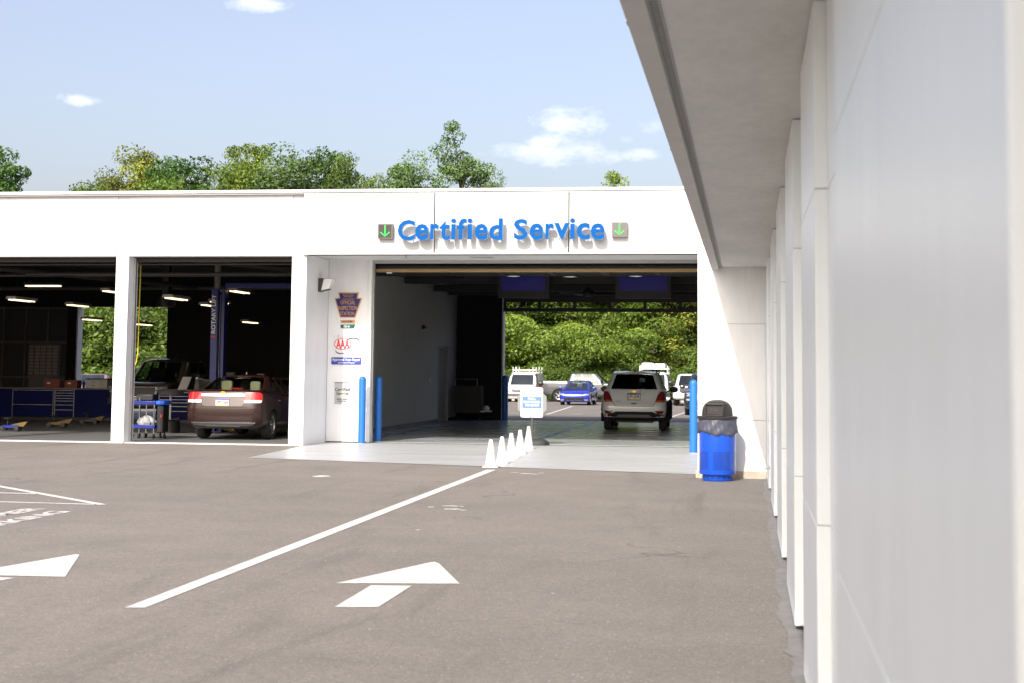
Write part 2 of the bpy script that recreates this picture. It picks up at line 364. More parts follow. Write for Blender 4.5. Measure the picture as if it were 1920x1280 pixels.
def text_mb(txt, x0, x1, z0, z1, y, depth=.004, bold=0., axis='y', sx=1):
    """lettering fitted to the box x0..x1, z0..z1, front at y, extruded towards +depth; returns MB"""
    cu = bpy.data.curves.new('t', 'FONT'); cu.body = txt; cu.offset = bold; cu.resolution_u = 3; cu.align_x = 'CENTER'; cu.space_line = .95
    to = bpy.data.objects.new('t', cu); col.objects.link(to)
    dg = bpy.context.evaluated_depsgraph_get(); dg.update()
    me = bpy.data.meshes.new_from_object(to.evaluated_get(dg))
    bpy.data.objects.remove(to); bpy.data.curves.remove(cu)
    n = len(me.vertices); V = np.empty(n * 3); me.vertices.foreach_get('co', V); V = V.reshape(-1, 3)
    mn, mx = V.min(0), V.max(0)
    V = (V - mn) / np.maximum(mx - mn, 1e-6)
    F = [tuple(p.vertices) for p in me.polygons]
    # boundary edges for the sides
    cnt = {}
    for f in F:
        for a, b in zip(f, f[1:] + f[:1]): cnt[(a, b)] = 1
    bd = [(a, b) for (a, b) in cnt if (b, a) not in cnt]
    X = x0 + V[:, 0] * (x1 - x0); Z = z0 + V[:, 1] * (z1 - z0)
    mb = MB()
    vs = [(X[i], y, Z[i]) for i in range(n)] + [(X[i], y + depth, Z[i]) for i in range(n)]
    mb.add(vs, F, 0); mb.f += [tuple(reversed([i + n for i in f])) for f in F]; mb.mi += [0] * len(F)
    mb.f += [(a, a + n, b + n, b) for a, b in bd]; mb.mi += [1] * len(bd)
    bpy.data.meshes.remove(me)
    return mb
def rounded_rect(x0, x1, z0, z1, r, n=5):
    pts = []
    for cx, cz, a0 in ((x1 - r, z0 + r, -90), (x1 - r, z1 - r, 0), (x0 + r, z1 - r, 90), (x0 + r, z0 + r, 180)):
        for k in range(n + 1):
            a = math.radians(a0 + 90 * k / n); pts.append((cx + r * math.cos(a), cz + r * math.sin(a)))
    return pts
def zg(Y): return 0. if Y <= 52 else (-.34 * (Y - 52) / 40 if Y < 92 else -.34)

def gnd(x, y, z=0.):
    d = cam.matrix_world.to_3x3() @ Vector((x - 1000, -(y - 456), -2840)); t = (z - CAMH) / d.z; return Vector((0, 0, CAMH)) + d * t
def atY(x, y, Y):
    d = cam.matrix_world.to_3x3() @ Vector((x - 1000, -(y - 456), -2840)); return Vector((0, 0, CAMH)) + d * (Y / d.y)

# ------------------------------------------------------------------ ground
mb = MB(); ys = [-60, 0, 10, 20, 30, 40, 52, 62, 72, 82, 92, 110, 160, 900]; xs = [-600, -60, -30, -15, 0, 15, 60, 600]
mb.add([(x, y, zg(y)) for y in ys for x in xs], [(i * 8 + j, i * 8 + j + 1, (i + 1) * 8 + j + 1, (i + 1) * 8 + j) for i in range(len(ys) - 1) for j in range(7)])
ground = struct('asphalt_ground', mb, MATS['asphalt'])
mb = MB(); mb.add([(-200, 103.5, -.325), (200, 103.5, -.325), (200, 400, -.30), (-200, 400, -.30)], [(0, 1, 2, 3)])
struct('grass_verge', mb, GRASS)
mb = MB(); mb.box(-120, 60, 103.3, 103.45, -.4, -.20); k = struct('verge_kerb', mb, CONC)

def mark(name, pts, z=.004):
    m_ = MB(); m_.add([(p[0], p[1], zg(p[1]) + z) for p in pts], [tuple(range(len(pts)))]); return obj(name, m_, MATS['road_paint'], ground)
def strip(name, a, b, w, z=.004):
    a, b = Vector(a), Vector(b); d = (b - a).normalized(); p = Vector((-d.y, d.x)) * w / 2
    q = [a - p, a + p, b + p, b - p]
    n_ = 8; m_ = MB(); vs = []
    for i in range(n_ + 1):
        c = a.lerp(b, i / n_)
        for s_ in (-1, 1):
            e = c + p * s_; vs.append((e.x, e.y, zg(e.y) + z))
    m_.add(vs, [(2 * i, 2 * i + 1, 2 * i + 3, 2 * i + 2) for i in range(n_)]); return obj(name, m_, MATS['road_paint'], ground)
G2 = lambda x, y: tuple(gnd(x, y))[:2]
mark('lane_line', [G2(234, 1139), G2(272, 1139), G2(930, 880), G2(912, 880)])['label'] = 'long white lane line leading to the row of cones'
a1 = mark('lane_arrow', [G2(631, 1093), G2(806, 1054), G2(815, 1053), G2(823, 1056), G2(862, 1094)]); a1['label'] = 'white painted arrow head in the right lane'
mark('arrow_shaft', [G2(627, 1138), G2(709, 1138), G2(772, 1098), G2(696, 1097)])
# the arrow of the left lane lies the same way round, two thirds of it beyond the picture's edge
off = Vector(G2(149, 1039)) - Vector(G2(818, 1053)); hl = [Vector((-6.6, 11.15)), Vector(G2(149, 1039)), Vector(G2(143, 1038)), Vector(G2(122, 1081))]
a2 = mark('lane_arrow', [(-6.05, 11.15), tuple(G2(140, 1039)), tuple(G2(149, 1039)), tuple(G2(147, 1043)), tuple(G2(122, 1081))]); a2['label'] = 'white painted arrow head in the left lane'
mark('arrow_shaft', [(-6.1, 10.1), (-5.75, 10.1), tuple(G2(28, 1083)), (-5.85, 11.06)])
strip('bay_line', (-11.4, 20.75), (-7.53, 17.16), .11)
strip('bay_line', (-11.6, 18.6), (-8.95, 18.42), .10)
strip('bay_line', (-10.6, 17.33), (-7.62, 17.17), .09)
# white words painted along the bay's edge
def ground_text(txt, xa, xb, ya, yb):
    t = text_mb(txt, 0, 1, 0, 1, 0, .001, bold=.02)
    # reading direction +Y, letter tops towards -X
    t.v = [(xb + (xa - xb) * v[2], ya + (yb - ya) * v[0], .004 + (0 if v[1] < .0005 else -.001)) for v in t.v]
    return obj('painted_word', t, [MATS['road_paint'], MATS['road_paint']], ground)
ground_text('CUSTOMER', -8.17, -7.93, 13.9, 16.55)
ground_text('PARKING', -7.74, -7.50, 14.05, 16.28)
def blot(cx, cy, rx, ry, seed, n=14):
    r_ = random.Random(seed); return mark('paint_patch', [(cx + rx * math.cos(2 * math.pi * k / n) * r_.uniform(.6, 1.15), cy + ry * math.sin(2 * math.pi * k / n) * r_.uniform(.5, 1.15)) for k in range(n)])
for i, (x, y, rx, ry) in enumerate([(604, 892, .13, .20), (808, 950, .05, .05), (846, 948, .11, .07), (850, 954, .12, .08), (866, 949, .03, .04), (868, 956, .04, .05), (1036, 1112, .012, .012),
                                    (965, 885, .10, .06), (985, 887, .12, .09), (1002, 888, .09, .06), (1015, 886, .05, .05), (1252, 884, .08, .06), (1268, 886, .09, .08), (1275, 883, .06, .06), (784, 993, .03, .03)]):
    g = gnd(x, y); blot(g.x, g.y, rx, ry, i)
for a, b, w in [((-7.9, 60), (-9.75, 85), .12), ((-11.2, 60.5), (-12.4, 77), .12), ((-9.0, 83), (-4.5, 82.6), .10), ((-2.9, 57), (-2.75, 74), .12), ((-17.5, 60), (-19.6, 86), .12)]: strip('bay_line', a, b, w)
for i, (x, y) in enumerate([(1003, 757), (962, 773.5), (969, 773.5), (1076, 775.5), (1083, 775), (1089, 775.5)]):
    g = atY(x, y, 62); blot(g.x, 62 + (0 if y > 770 else 20), .09, .25, 50 + i)

# concrete strip at the foot of the right-hand wall with a ragged asphalt edge
rs = random.Random(5); mb = MB(); vs = []; n_ = 260
for i in range(n_ + 1):
    y = -2 + (23.74 + 2) * i / n_
    w = .06 + .016 * math.sin(y * 1.3) + .014 * math.sin(y * 3.1 + 1) + rs.uniform(-.016, .016) + .05 * max(0, 1 - abs(y - 11.75) / .22) + .05 * max(0, 1 - abs(y - 9.1) / .25)
    vs += [(.375, y, .005), (.29 - max(.02, w), y, .004)]
mb.add(vs, [(2 * i, 2 * i + 2, 2 * i + 3, 2 * i + 1) for i in range(n_)])
struct('concrete_strip', mb, mat('wall_base_concrete', (.20, .19, .18), .9, var=.15, vscale=6, bump=.4, bscale=50))

# painted apron and floors
mb = MB(); mb.add([(-9.02, 26.87, .006), (-.775, 24.46, .006), (-.775, 33.2, .006), (-9.345, 33.2, .006), (-9.33, 31.35, .006)], [(0, 1, 2, 3, 4)]); struct('painted_apron', mb, APRON)
mb = MB(); mb.add([(-9.65, 33.2, .01), (-.7, 33.2, .01), (-.7, 50.1, .01), (-9.65, 50.1, .01)], [(0, 1, 2, 3)]); lane_floor = struct('lane_floor', mb, EPOXY)
mb = MB(); mb.add([(-8.3, 33.22, .016), (-.78, 33.22, .016), (-.78, 33.46, .016), (-8.3, 33.46, .016)], [(0, 1, 2, 3)]); obj('threshold_strip', mb, mat('threshold_pale', (.62, .62, .60), .5), lane_floor)
BLST = mat('floor_blue_line', (.02, .16, .55), .4)
for (x0, x1, y0, y1) in [(-8.95, -8.83, 33.5, 49.5), (-5.0, -4.9, 33.6, 49.5)]:
    mb = MB(); mb.add([(x0, y0, .014), (x1, y0, .014), (x1, y1, .014), (x0, y1, .014)], [(0, 1, 2, 3)]); obj('floor_line', mb, BLST, lane_floor)
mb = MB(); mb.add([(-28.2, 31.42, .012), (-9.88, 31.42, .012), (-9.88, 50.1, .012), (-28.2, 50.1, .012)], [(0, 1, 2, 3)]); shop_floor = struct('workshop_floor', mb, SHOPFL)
mb = MB(); mb.box(-28.2, -9.4, 31.40, 31.62, -.05, .022); obj('door_sill', mb, mat('sill_concrete', (.62, .60, .57), .8, var=.1, vscale=5), shop_floor)

# ------------------------------------------------------------------ service building
FY = 31.35
sb = thing('service_building', 'long low white service garage with open bays and a drive-through lane', 'building', (-14, 40, 0))
cols = [(-13.62, -13.33), (-9.66, -9.335)]
xl = -13.62
for k in range(3): cols.insert(0, (xl - 3.97 * (k + 1), xl - 3.97 * (k + 1) + .29))
for i, (a, b) in enumerate(cols):
    if i == 4:
        mb = MB(); mb.box(a, b, FY, 33.1, 0, 4.06); obj('column', mb, WHITE, sb, bevel=.008)
    else:
        mb = MB(); mb.box(a, b, FY, 31.87, 0, 4.02); c = obj('column', mb, WHITE, sb, bevel=.008)
        mb = MB(); mb.box(b + .001, b + .05, 31.62, 31.70, 0.02, 4.0); obj('door_track', mb, GALV, sb)
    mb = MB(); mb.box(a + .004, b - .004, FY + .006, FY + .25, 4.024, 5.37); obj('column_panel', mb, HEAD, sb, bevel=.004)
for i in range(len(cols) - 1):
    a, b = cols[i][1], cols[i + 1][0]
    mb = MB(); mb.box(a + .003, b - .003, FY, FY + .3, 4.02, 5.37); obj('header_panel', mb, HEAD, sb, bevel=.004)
    mb = MB(); mb.box(a, b, 31.66, 31.76, 3.92, 4.05); obj('head_track', mb, STEEL, sb)
mb = MB(); mb.box(-28.4, cols[0][0], FY, 31.87, 0, 5.37); obj('end_wall', mb, WHITE, sb)
# fascia over the drive-through, set a little proud; panels with open joints
fx = [-9.41, -6.54, -3.68, -.80]
for a, b in zip(fx[:-1], fx[1:]):
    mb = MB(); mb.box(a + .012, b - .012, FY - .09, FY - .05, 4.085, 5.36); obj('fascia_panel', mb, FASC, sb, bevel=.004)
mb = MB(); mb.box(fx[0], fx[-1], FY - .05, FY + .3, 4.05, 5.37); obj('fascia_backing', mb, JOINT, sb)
mb = MB(); mb.box(fx[0] - .003, fx[-1], FY - .098, FY - .05, 4.045, 4.08); obj('fascia_drip_edge', mb, mat('drip_edge', (.55, .55, .54), .5), sb)
mb = MB(); mb.box(-28.45, 6, FY - .12, FY + .42, 5.378, 5.44); obj('parapet_cap', mb, WHITE, sb, bevel=.006)
mb = MB(); mb.box(-28.4, 6, FY - .085, FY + .38, 5.345, 5.379); obj('cap_shadow_strip', mb, mat('cap_shade_grey', (.5, .5, .5), .6), sb)  # grey strip stands in for the shadow beneath the coping
# recess beside the lane
LINING = mat('lining', (.66, .66, .65), .6, var=.03, vscale=1.)
mb = MB(); mb.box(-9.335, -.78, FY - .05, 33.12, 4.06, 4.2); pf = obj('porch_ceiling', mb, LINING, sb)
mb = MB(); mb.box(-5.95, -5.45, 32.1, 32.5, 4.052, 4.06); obj('ceiling_hatch', mb, TRIM, pf)
mb = MB(); mb.lathe([(.0, 0), (.03, .0), (.03, .01), (.012, .015), (.012, .05), (0, .05)], (-7.25, 31.75, 4.005), 10); obj('sprinkler_head', mb, GALV, pf)
mb = MB(); mb.box(-9.33, -8.40, 33.1, 33.35, .012, 4.06); obj('recess_wall', mb, WHITE, sb)
mb = MB(); mb.box(-8.40, -8.33, 33.06, 33.4, .012, 4.06); obj('door_jamb', mb, WHITE, sb, bevel=.006)
mb = MB(); mb.box(-8.325, -8.30, 33.18, 33.30, .012, 4.0); obj('door_track', mb, GALV, sb)
mb = MB(); mb.box(-9.33, -8.41, 33.085, 33.1, .012, .03); obj('base_seal', mb, STEEL, sb)
mb = MB(); mb.box(-9.335, -.78, 33.12, 33.40, 4.0, 5.2); obj('lane_lintel', mb, LANEW, sb)
# lane walls, ceiling, back wall
mb = MB(); mb.box(-9.87, -9.65, 33.35, 47.05, .012, 5.2); mb.box(-9.87, -9.65, 48.55, 50, .012, 5.2); mb.box(-9.87, -9.65, 47.05, 48.55, 2.32, 5.2); lw = obj('lane_wall', mb, [LANEW], sb)
mb = MB(); mb.box(-9.66, -9.63, 46.97, 47.05, .012, 2.4); mb.box(-9.66, -9.63, 48.55, 48.63, .012, 2.4); mb.box(-9.66, -9.63, 47.05, 48.55, 2.32, 2.4); obj('door_frame', mb, ALU, lw)
mb = MB(); mb.box(-9.80, -9.74, 47.06, 48.54, .02, 2.3); dr = obj('interior_door', mb, mat('door_grey', (.22, .22, .22), .5), sb)
mb = MB(); mb.box(-9.74, -9.68, 47.2, 47.25, .95, 1.15); obj('door_handle', mb, CHROME, dr)
mb = MB(); mb.box(-9.65, -9.63, 33.4, 47.0, .012, .11); mb.box(-9.65, -9.63, 48.6, 50, .012, .11); obj('skirting', mb, STEEL, lw)
mb = MB(); mb.lathe([(0, 0), (.07, 0), (.07, .05), (0, .06)], (-9.65, 45.6, 1.35), 12, 'x'); obj('wall_switch', mb, PAPER, lw)
mb = MB(); mb.box(-.70, -.4, 31.6, 50, .012, 5.2); obj('lane_wall', mb, LANEW, sb)
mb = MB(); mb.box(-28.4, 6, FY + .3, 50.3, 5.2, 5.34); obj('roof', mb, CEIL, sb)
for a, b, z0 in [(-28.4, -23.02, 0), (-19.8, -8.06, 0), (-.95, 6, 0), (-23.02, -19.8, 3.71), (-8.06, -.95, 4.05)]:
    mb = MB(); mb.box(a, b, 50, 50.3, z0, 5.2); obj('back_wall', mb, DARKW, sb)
mb = MB(); mb.box(-28.6, -28.4, FY, 50.3, 0, 5.44); obj('side_wall', mb, WHITE, sb)
for x in (-23.06, -8.10):
    mb = MB(); mb.box(x, x + .05, 49.93, 50.31, .012, 3.72 if x < -20 else 4.05); obj('door_jamb', mb, WHITE, sb)
# joists and pipes under the workshop roof
for y in np.arange(33.2, 49.9, 2.4):
    mb = MB(); mb.box(-28.3, -9.9, y - .06, y + .06, 4.75, 5.19); obj('roof_joist', mb, STEEL, sb)
PIPE = mat('pale_pipe', (.075, .07, .065), .5, var=.1, vscale=4)
for pts, r in [([(-28, 32.6, 4.02), (-13.7, 32.6, 4.06)], .035), ([(-28, 33.4, 3.98), (-9.9, 33.4, 4.0)], .025), ([(-20, 33.5, 4.15), (-16.2, 45, 4.05)], .08), ([(-13.4, 34.8, 4.25), (-9.9, 40, 4.1)], .09),
               ([(-18.1, 36.2, 3.95), (-9.9, 36.2, 3.95)], .05), ([(-22, 39, 4.1), (-10, 39, 4.1)], .05), ([(-26, 44, 4.0), (-10, 44, 4.05)], .06)]:
    mb = MB(); mb.tube(pts, r, 8); obj('ceiling_pipe', mb, PIPE, sb, smooth=True)
mb = MB(); mb.box(-9.6, -7.9, 38.2, 44.6, 4.2, 4.6); obj('ceiling_duct', mb, CEIL, sb)
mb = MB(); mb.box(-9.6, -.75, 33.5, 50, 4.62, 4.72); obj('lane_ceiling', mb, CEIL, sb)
for y in (38.6, 42, 46, 48.4):
    mb = MB(); mb.box(-9.6, -.75, y - .1, y + .1, 4.05, 4.25); obj('ceiling_beam', mb, mat('beam_grey', (.035, .035, .035), .7), sb)
# closed glazed sectional door on the back wall behind the benches
cd = thing('closed_sectional_door', 'dark closed sectional door with tall mullions behind the far left workbench', 'garage door', (-25.3, 49.9, 0))
mb = MB(); mb.box(-27.5, -23.4, 49.93, 49.99, .02, 3.7); obj('door_leaf', mb, mat('door_leaf', (.05, .05, .055), .6), cd)
for x in np.arange(-27.4, -23.4, .82):
    mb = MB(); mb.box(x, x + .06, 49.88, 49.93, .02, 3.7); obj('mullion', mb, mat('mullion_brown', (.16, .12, .10), .6), cd)
for z in (1.25, 2.45, 3.62):
    mb = MB(); mb.box(-27.4, -23.4, 49.86, 49.885, z, z + .06); obj('rail', mb, mat('mullion_brown', (.16, .12, .10), .6), cd)

def overhead_door(label, x0, x1, y0, horizontal, z0, stiles, glassm):
    t = thing('overhead_door', label, 'garage door', ((x0 + x1) / 2, y0, 0))
    if horizontal:
        for k in range(4):
            a, b = y0 + .08 + k * .62, y0 + .08 + k * .62 + .58
            for i in range(len(stiles) - 1):
                mb = MB(); mb.box(stiles[i] + .06, stiles[i + 1] - .06, a + .06, b - .06, z0 + .1, z0 + .11); obj('pane', mb, mat('frosted_pane', (.42, .42, .42), .4), t)
            mb = MB(); mb.box(x0, x1, a, a + .06, z0 + .07, z0 + .13); mb.box(x0, x1, b - .06, b, z0 + .07, z0 + .13); obj('rail', mb, BLACK, t)
            for s_ in stiles:
                mb = MB(); mb.box(s_ - .06, s_ + .06, a + .06, b - .06, z0 + .068, z0 + .132); obj('stile', mb, BLACK, t)
        mb = MB(); mb.box(x0, x1, y0, y0 + .07, z0 - .02, z0 + .06); obj('bottom_seal', mb, TAN, t, bevel=.015)
        mb = MB(); mb.box(x0 + .02, x1, y0 + .01, y0 + .06, z0 + .061, z0 + .10); obj('bottom_rail', mb, BLACK, t)
        mb = MB(); mb.box(x0 + .25, x0 + .37, y0 - .01, y0 + .05, z0 - .05, z0 - .02); obj('lift_handle', mb, PAPER, t)
    else:
        mb = MB(); mb.box(x0, x1, y0, y0 + .05, z0, z0 + .12); obj('bottom_rail', mb, BLACK, t)
        mb = MB(); mb.box(x0, x1, y0, y0 + .05, z0 + .32, z0 + .52); obj('rail', mb, BLACK, t)
        for s_ in stiles:
            mb = MB(); mb.box(s_ - .05, s_ + .05, y0 - .002, y0 + .052, z0 + .12, z0 + .32); obj('stile', mb, BLACK, t)
        for i in range(len(stiles) - 1):
            mb = MB(); mb.box(stiles[i] + .05, stiles[i + 1] - .05, y0 + .02, y0 + .03, z0 + .12, z0 + .32); obj('pane', mb, glassm, t)
    return t
overhead_door('raised front sectional door with tan seal above the lane entrance', -8.33, -.78, 33.42, True, 3.83, [-8.27 + 1.24 * k for k in range(7)], GL_DOOR)
overhead_door('half-raised rear sectional door with small panes above the lane exit', -8.05, -.96, 49.9, False, 3.58, [-8.0 + 1.166 * k for k in range(7)], GL_DOOR)

# ------------------------------------------------------------------ the wing on the right
wg = thing('showroom_wing', 'white panelled wing with deep overhang running along the right edge', 'building', (3, 12, 0))
PIL = [(1.74, 5.1), (6.63, 8.25), (9.8, 11.7), (13.4, 15.4), (17.3, 19.4), (21.4, 23.742)]
ZJ = [.03, .96, 2.40, 3.235]
prev = -5.0
for a, b in PIL:
    for z0, z1 in zip(ZJ[:-1], ZJ[1:]):
        mb = MB(); mb.box(.347, .45, prev + .003, a - .003, z0 + .0025, z1 - .0025); obj('recessed_panel', mb, WHITE2, wg, bevel=.003)
        mb = MB(); mb.box(.29, .45, a, b, z0 + .0025, z1 - .0025); obj('pier_panel', mb, WHITE2, wg, bevel=.004)
    mb = MB(); mb.box(.295, .44, a + .005, b - .005, .03, 3.236); obj('pier_core', mb, mat('joint_grey', (.5, .5, .5), .8), wg)
    prev = b
mb = MB(); mb.box(.40, .62, -5, 23.74, 0, 3.3); obj('wall_backing', mb, mat('joint_grey', (.5, .5, .5), .8), wg)
# overhang
mb = MB(); mb.box(-.545, -.435, -5, 23.74, 3.205, 5.4); obj('overhang_fascia', mb, mat('fascia_grey', (.50, .49, .47), .7, var=.05, vscale=3, bump=.1, bscale=60), wg, bevel=.004)
for y in (6.9, 10.9, 14.9, 18.9, 22.4):
    mb = MB(); mb.box(-.5495, -.5455, y - .05, y + .05, 3.21, 5.39); obj('fascia_joint_cover', mb, TRIM, wg)
mb = MB(); mb.box(-.378, .60, -5, 23.74, 3.24, 3.36); obj('soffit', mb, STUCCO, wg)
mb = MB(); mb.box(-.435, -.378, -5, 23.74, 3.255, 3.3); obj('vent_strip', mb, MESH, wg)
mb = MB(); mb.box(-.434, -.426, -5, 23.74, 3.232, 3.256); mb.box(-.388, -.379, -5, 23.74, 3.232, 3.256); obj('vent_edge', mb, mat('vent_edge', (.32, .32, .31), .6), wg)
mb = MB(); n_ = 0
for y in np.arange(5.5, 23.7, .05): mb.box(-.425, -.389, y, y + .022, 3.243, 3.250)
vs_ = obj('vent_slots', mb, mat('vent_slat', (.42, .42, .40), .6), wg); vs_['kind'] = 'stuff'
mb = MB(); mb.box(-.43, 6, -5, 23.74, 5.2, 5.38); obj('wing_roof', mb, WHITE, wg)
mb = MB(); mb.box(5.8, 6, -5, 31.3, 0, 5.3); obj('wing_far_wall', mb, WHITE, wg)
# end wall facing the camera, beside the lane
for z0, z1 in [(.11, .89), (.89, 2.365), (2.365, 3.80), (3.80, 5.36)]:
    mb = MB(); mb.box(-.765, .285 if z1 < 3 else .6, 23.75, 23.95, z0 + .0025, z1 - .0025); obj('end_panel', mb, WHITE, wg, bevel=.004)
    mb = MB(); mb.box(-.765, -.62, 23.96, 31.2, z0 + .0025, z1 - .0025); obj('lane_side_panel', mb, WHITE, wg)
mb = MB(); mb.box(-.755, .6, 23.77, 31.2, .10, 5.38); obj('end_backing', mb, mat('joint_grey', (.5, .5, .5), .8), wg)
mb = MB(); mb.box(-.79, .285, 23.735, 23.9, -.05, .112); obj('footing', mb, FOOT, wg, bevel=.006)
mb = MB(); mb.box(-.80, -.62, 23.9, 31.2, -.05, .109); obj('footing', mb, FOOT, wg)
mb = MB(); mb.box(.288, .36, 23.70, 23.745, .02, 3.23); obj('corner_trim', mb, WHITE2, wg)
mb = MB(); mb.tube([(.30, 21.0, .34), (.20, 20.98, .33), (.19, 20.97, .27)], .022, 8); obj('overflow_pipe', mb, WPLAST, wg, smooth=True)

# ------------------------------------------------------------------ vehicles: a skin lofted through plan outlines, rear at y=0, front at y=L
class Skin:
    K = ('zr', 'zf', 'w', 'yr', 'yf', 'rrx', 'rry', 'rfx', 'rfy', 'br', 'bf')
    def __init__(s, layers): s.L = [dict(zip(s.K, l)) for l in layers]
    def at(s, t):
        i = min(int(t), len(s.L) - 2); f = t - i
        return {k: s.L[i][k] * (1 - f) + s.L[i + 1][k] * f for k in s.K}
    @staticmethod
    def pt(p, q):
        w = p['w']
        if q <= 1: x = q * (w - p['rrx']); y = p['yr'] + p['br'] * (x / w) ** 2
        elif q <= 2:
            a = (q - 1) * math.pi / 2; xe = w - p['rrx']; yb = p['yr'] + p['br'] * (xe / w) ** 2
            x = xe + p['rrx'] * math.sin(a); y = yb + p['rry'] * (1 - math.cos(a))
        elif q <= 3:
            a0 = p['yr'] + p['br'] * ((w - p['rrx']) / w) ** 2 + p['rry']; a1 = p['yf'] - p['bf'] * ((w - p['rfx']) / w) ** 2 - p['rfy']
            y = a0 + (a1 - a0) * (q - 2); x = w
        elif q <= 4:
            a = (4 - q) * math.pi / 2; xe = w - p['rfx']; yb = p['yf'] - p['bf'] * (xe / w) ** 2
            x = xe + p['rfx'] * math.sin(a); y = yb - p['rfy'] * (1 - math.cos(a))
        else: x = (5 - q) * (w - p['rfx']); y = p['yf'] - p['bf'] * (x / w) ** 2
        u = min(1, max(0, (y - p['yr']) / max(p['yf'] - p['yr'], 1e-5)))
        return Vector((x, y, p['zr'] + (p['zf'] - p['zr']) * u))
    def P(s, t, q): return s.pt(s.at(t), q)
    def ring(s, t):
        qs = [i / 5 for i in range(5)] + [1 + i / 6 for i in range(6)] + [2 + i / 12 for i in range(12)] + [3 + i / 6 for i in range(6)] + [4 + i / 5 for i in range(6)]
        p = s.at(t); a = [s.pt(p, q) for q in qs]
        return a + [Vector((-v.x, v.y, v.z)) for v in a[-2:0:-1]]
    def t_at(s, z, key):
        for i in range(len(s.L) - 1):
            a, b = s.L[i][key], s.L[i + 1][key]
            if a <= z <= b and b > a: return i + (z - a) / (b - a)
        return 0 if z < s.L[0][key] else len(s.L) - 1.001
    def rear(s, x, z):
        p = s.at(s.t_at(z, 'zr')); ax = min(abs(x), p['w'] - .001); xe = p['w'] - p['rrx']
        if ax <= xe: return p['yr'] + p['br'] * (ax / p['w']) ** 2
        return p['yr'] + p['br'] * (xe / p['w']) ** 2 + p['rry'] * (1 - math.sqrt(max(0, 1 - ((ax - xe) / p['rrx']) ** 2)))
    def front(s, x, z):
        p = s.at(s.t_at(z, 'zf')); ax = min(abs(x), p['w'] - .001); xe = p['w'] - p['rfx']
        if ax <= xe: return p['yf'] - p['bf'] * (ax / p['w']) ** 2
        return p['yf'] - p['bf'] * (xe / p['w']) ** 2 - p['rfy'] * (1 - math.sqrt(max(0, 1 - ((ax - xe) / p['rfx']) ** 2)))
    def side(s, y, z):
        best = None
        for i in range(len(s.L) - 1):                      # solve the layer whose height at y is z
            for k in range(8):
                t = i + k / 8; p = s.at(t); u = min(1, max(0, (y - p['yr']) / max(p['yf'] - p['yr'], 1e-5))); zz = p['zr'] + (p['zf'] - p['zr']) * u
                if best is None or abs(zz - z) < best[0]: best = (abs(zz - z), p['w'])
        return best[1]

def loft(sk, t0, t1, n, cap0=True, cap1=True, capmi=1):
    ts = [t0 + (t1 - t0) * i / n for i in range(n + 1)]
    rings = [sk.ring(t) for t in ts]; m = len(rings[0]); mb = MB()
    f = []
    for i in range(n):
        for k in range(m): f.append((i * m + k, i * m + (k + 1) % m, (i + 1) * m + (k + 1) % m, (i + 1) * m + k))
    mb.add([v for r_ in rings for v in r_], f)
    if cap0: mb.f.append(tuple(range(m - 1, -1, -1))); mb.mi.append(capmi)
    if cap1: mb.f.append(tuple(n * m + k for k in range(m))); mb.mi.append(capmi)
    return mb

def skin_patch(sk, q0, q1, t0, t1, sign, nq=8, nt=6, out=.0, thick=.02):
    O = []; I = []
    for i in range(nt + 1):
        ro, ri = [], []
        for j in range(nq + 1):
            t = t0 + (t1 - t0) * i / nt; q = q0 + (q1 - q0) * j / nq
            v = sk.P(t, q)
            dq = sk.P(t, min(5, q + .01)) - sk.P(t, max(0, q - .01)); dt = sk.P(min(t + .01, len(sk.L) - 1.001), q) - sk.P(max(t - .01, 0), q)
            nrm = dq.cross(dt)
            nrm = nrm.normalized() if nrm.length > 1e-9 else Vector((1, 0, 0))
            if nrm.x * 1 + (nrm.y * (1 if q > 3.5 else -1 if q < 1.5 else 0)) < 0: nrm = -nrm
            a = v + nrm * out; b = v + nrm * (out - thick)
            ro.append((a.x * sign, a.y, a.z)); ri.append((b.x * sign, b.y, b.z))
        O.append(ro); I.append(ri)
    return MB().grid_solid(O, I)
def span_patch(sk, side, t0, t1, q, nq=6, nt=6, out=0., thick=.02):
    """front or rear screen across both sides: from outline parameter q to q of the other side"""
    O = []; I = []
    for i in range(nt + 1):
        ro, ri = [], []
        for j in range(-nq, nq + 1):
            t = t0 + (t1 - t0) * i / nt; f = abs(j) / nq
            qq = f * q if side == 'rear' else 5 - f * (5 - q)
            v = sk.P(t, qq); sgn = 1 if j >= 0 else -1; d = -1 if side == 'rear' else 1
            ro.append((v.x * sgn, v.y + d * out, v.z + out * .5)); ri.append((v.x * sgn * .985, v.y - d * (thick - out), v.z - thick * .5))
        O.append(ro); I.append(ri)
    return MB().grid_solid(O, I)
def face_patch(sk, where, rows, out=.008, thick=.03, n=8):
    """rows of (z, a, b): a patch lying on the rear / front / side skin"""
    O = []; I = []
    for (z, a, b) in rows:
        ro, ri = [], []
        for j in range(n + 1):
            u = a + (b - a) * j / n
            if where == 'rear': y = sk.rear(u, z); ro.append((u, y - out, z)); ri.append((u, y + thick, z))
            elif where == 'front': y = sk.front(u, z); ro.append((u, y + out, z)); ri.append((u, y - thick, z))
            else:
                sg = 1 if where == 'right' else -1; x = sk.side(u, z); ro.append((sg * (x + out), u, z)); ri.append((sg * (x - thick), u, z))
        O.append(ro); I.append(ri)
    return MB().grid_solid(O, I)

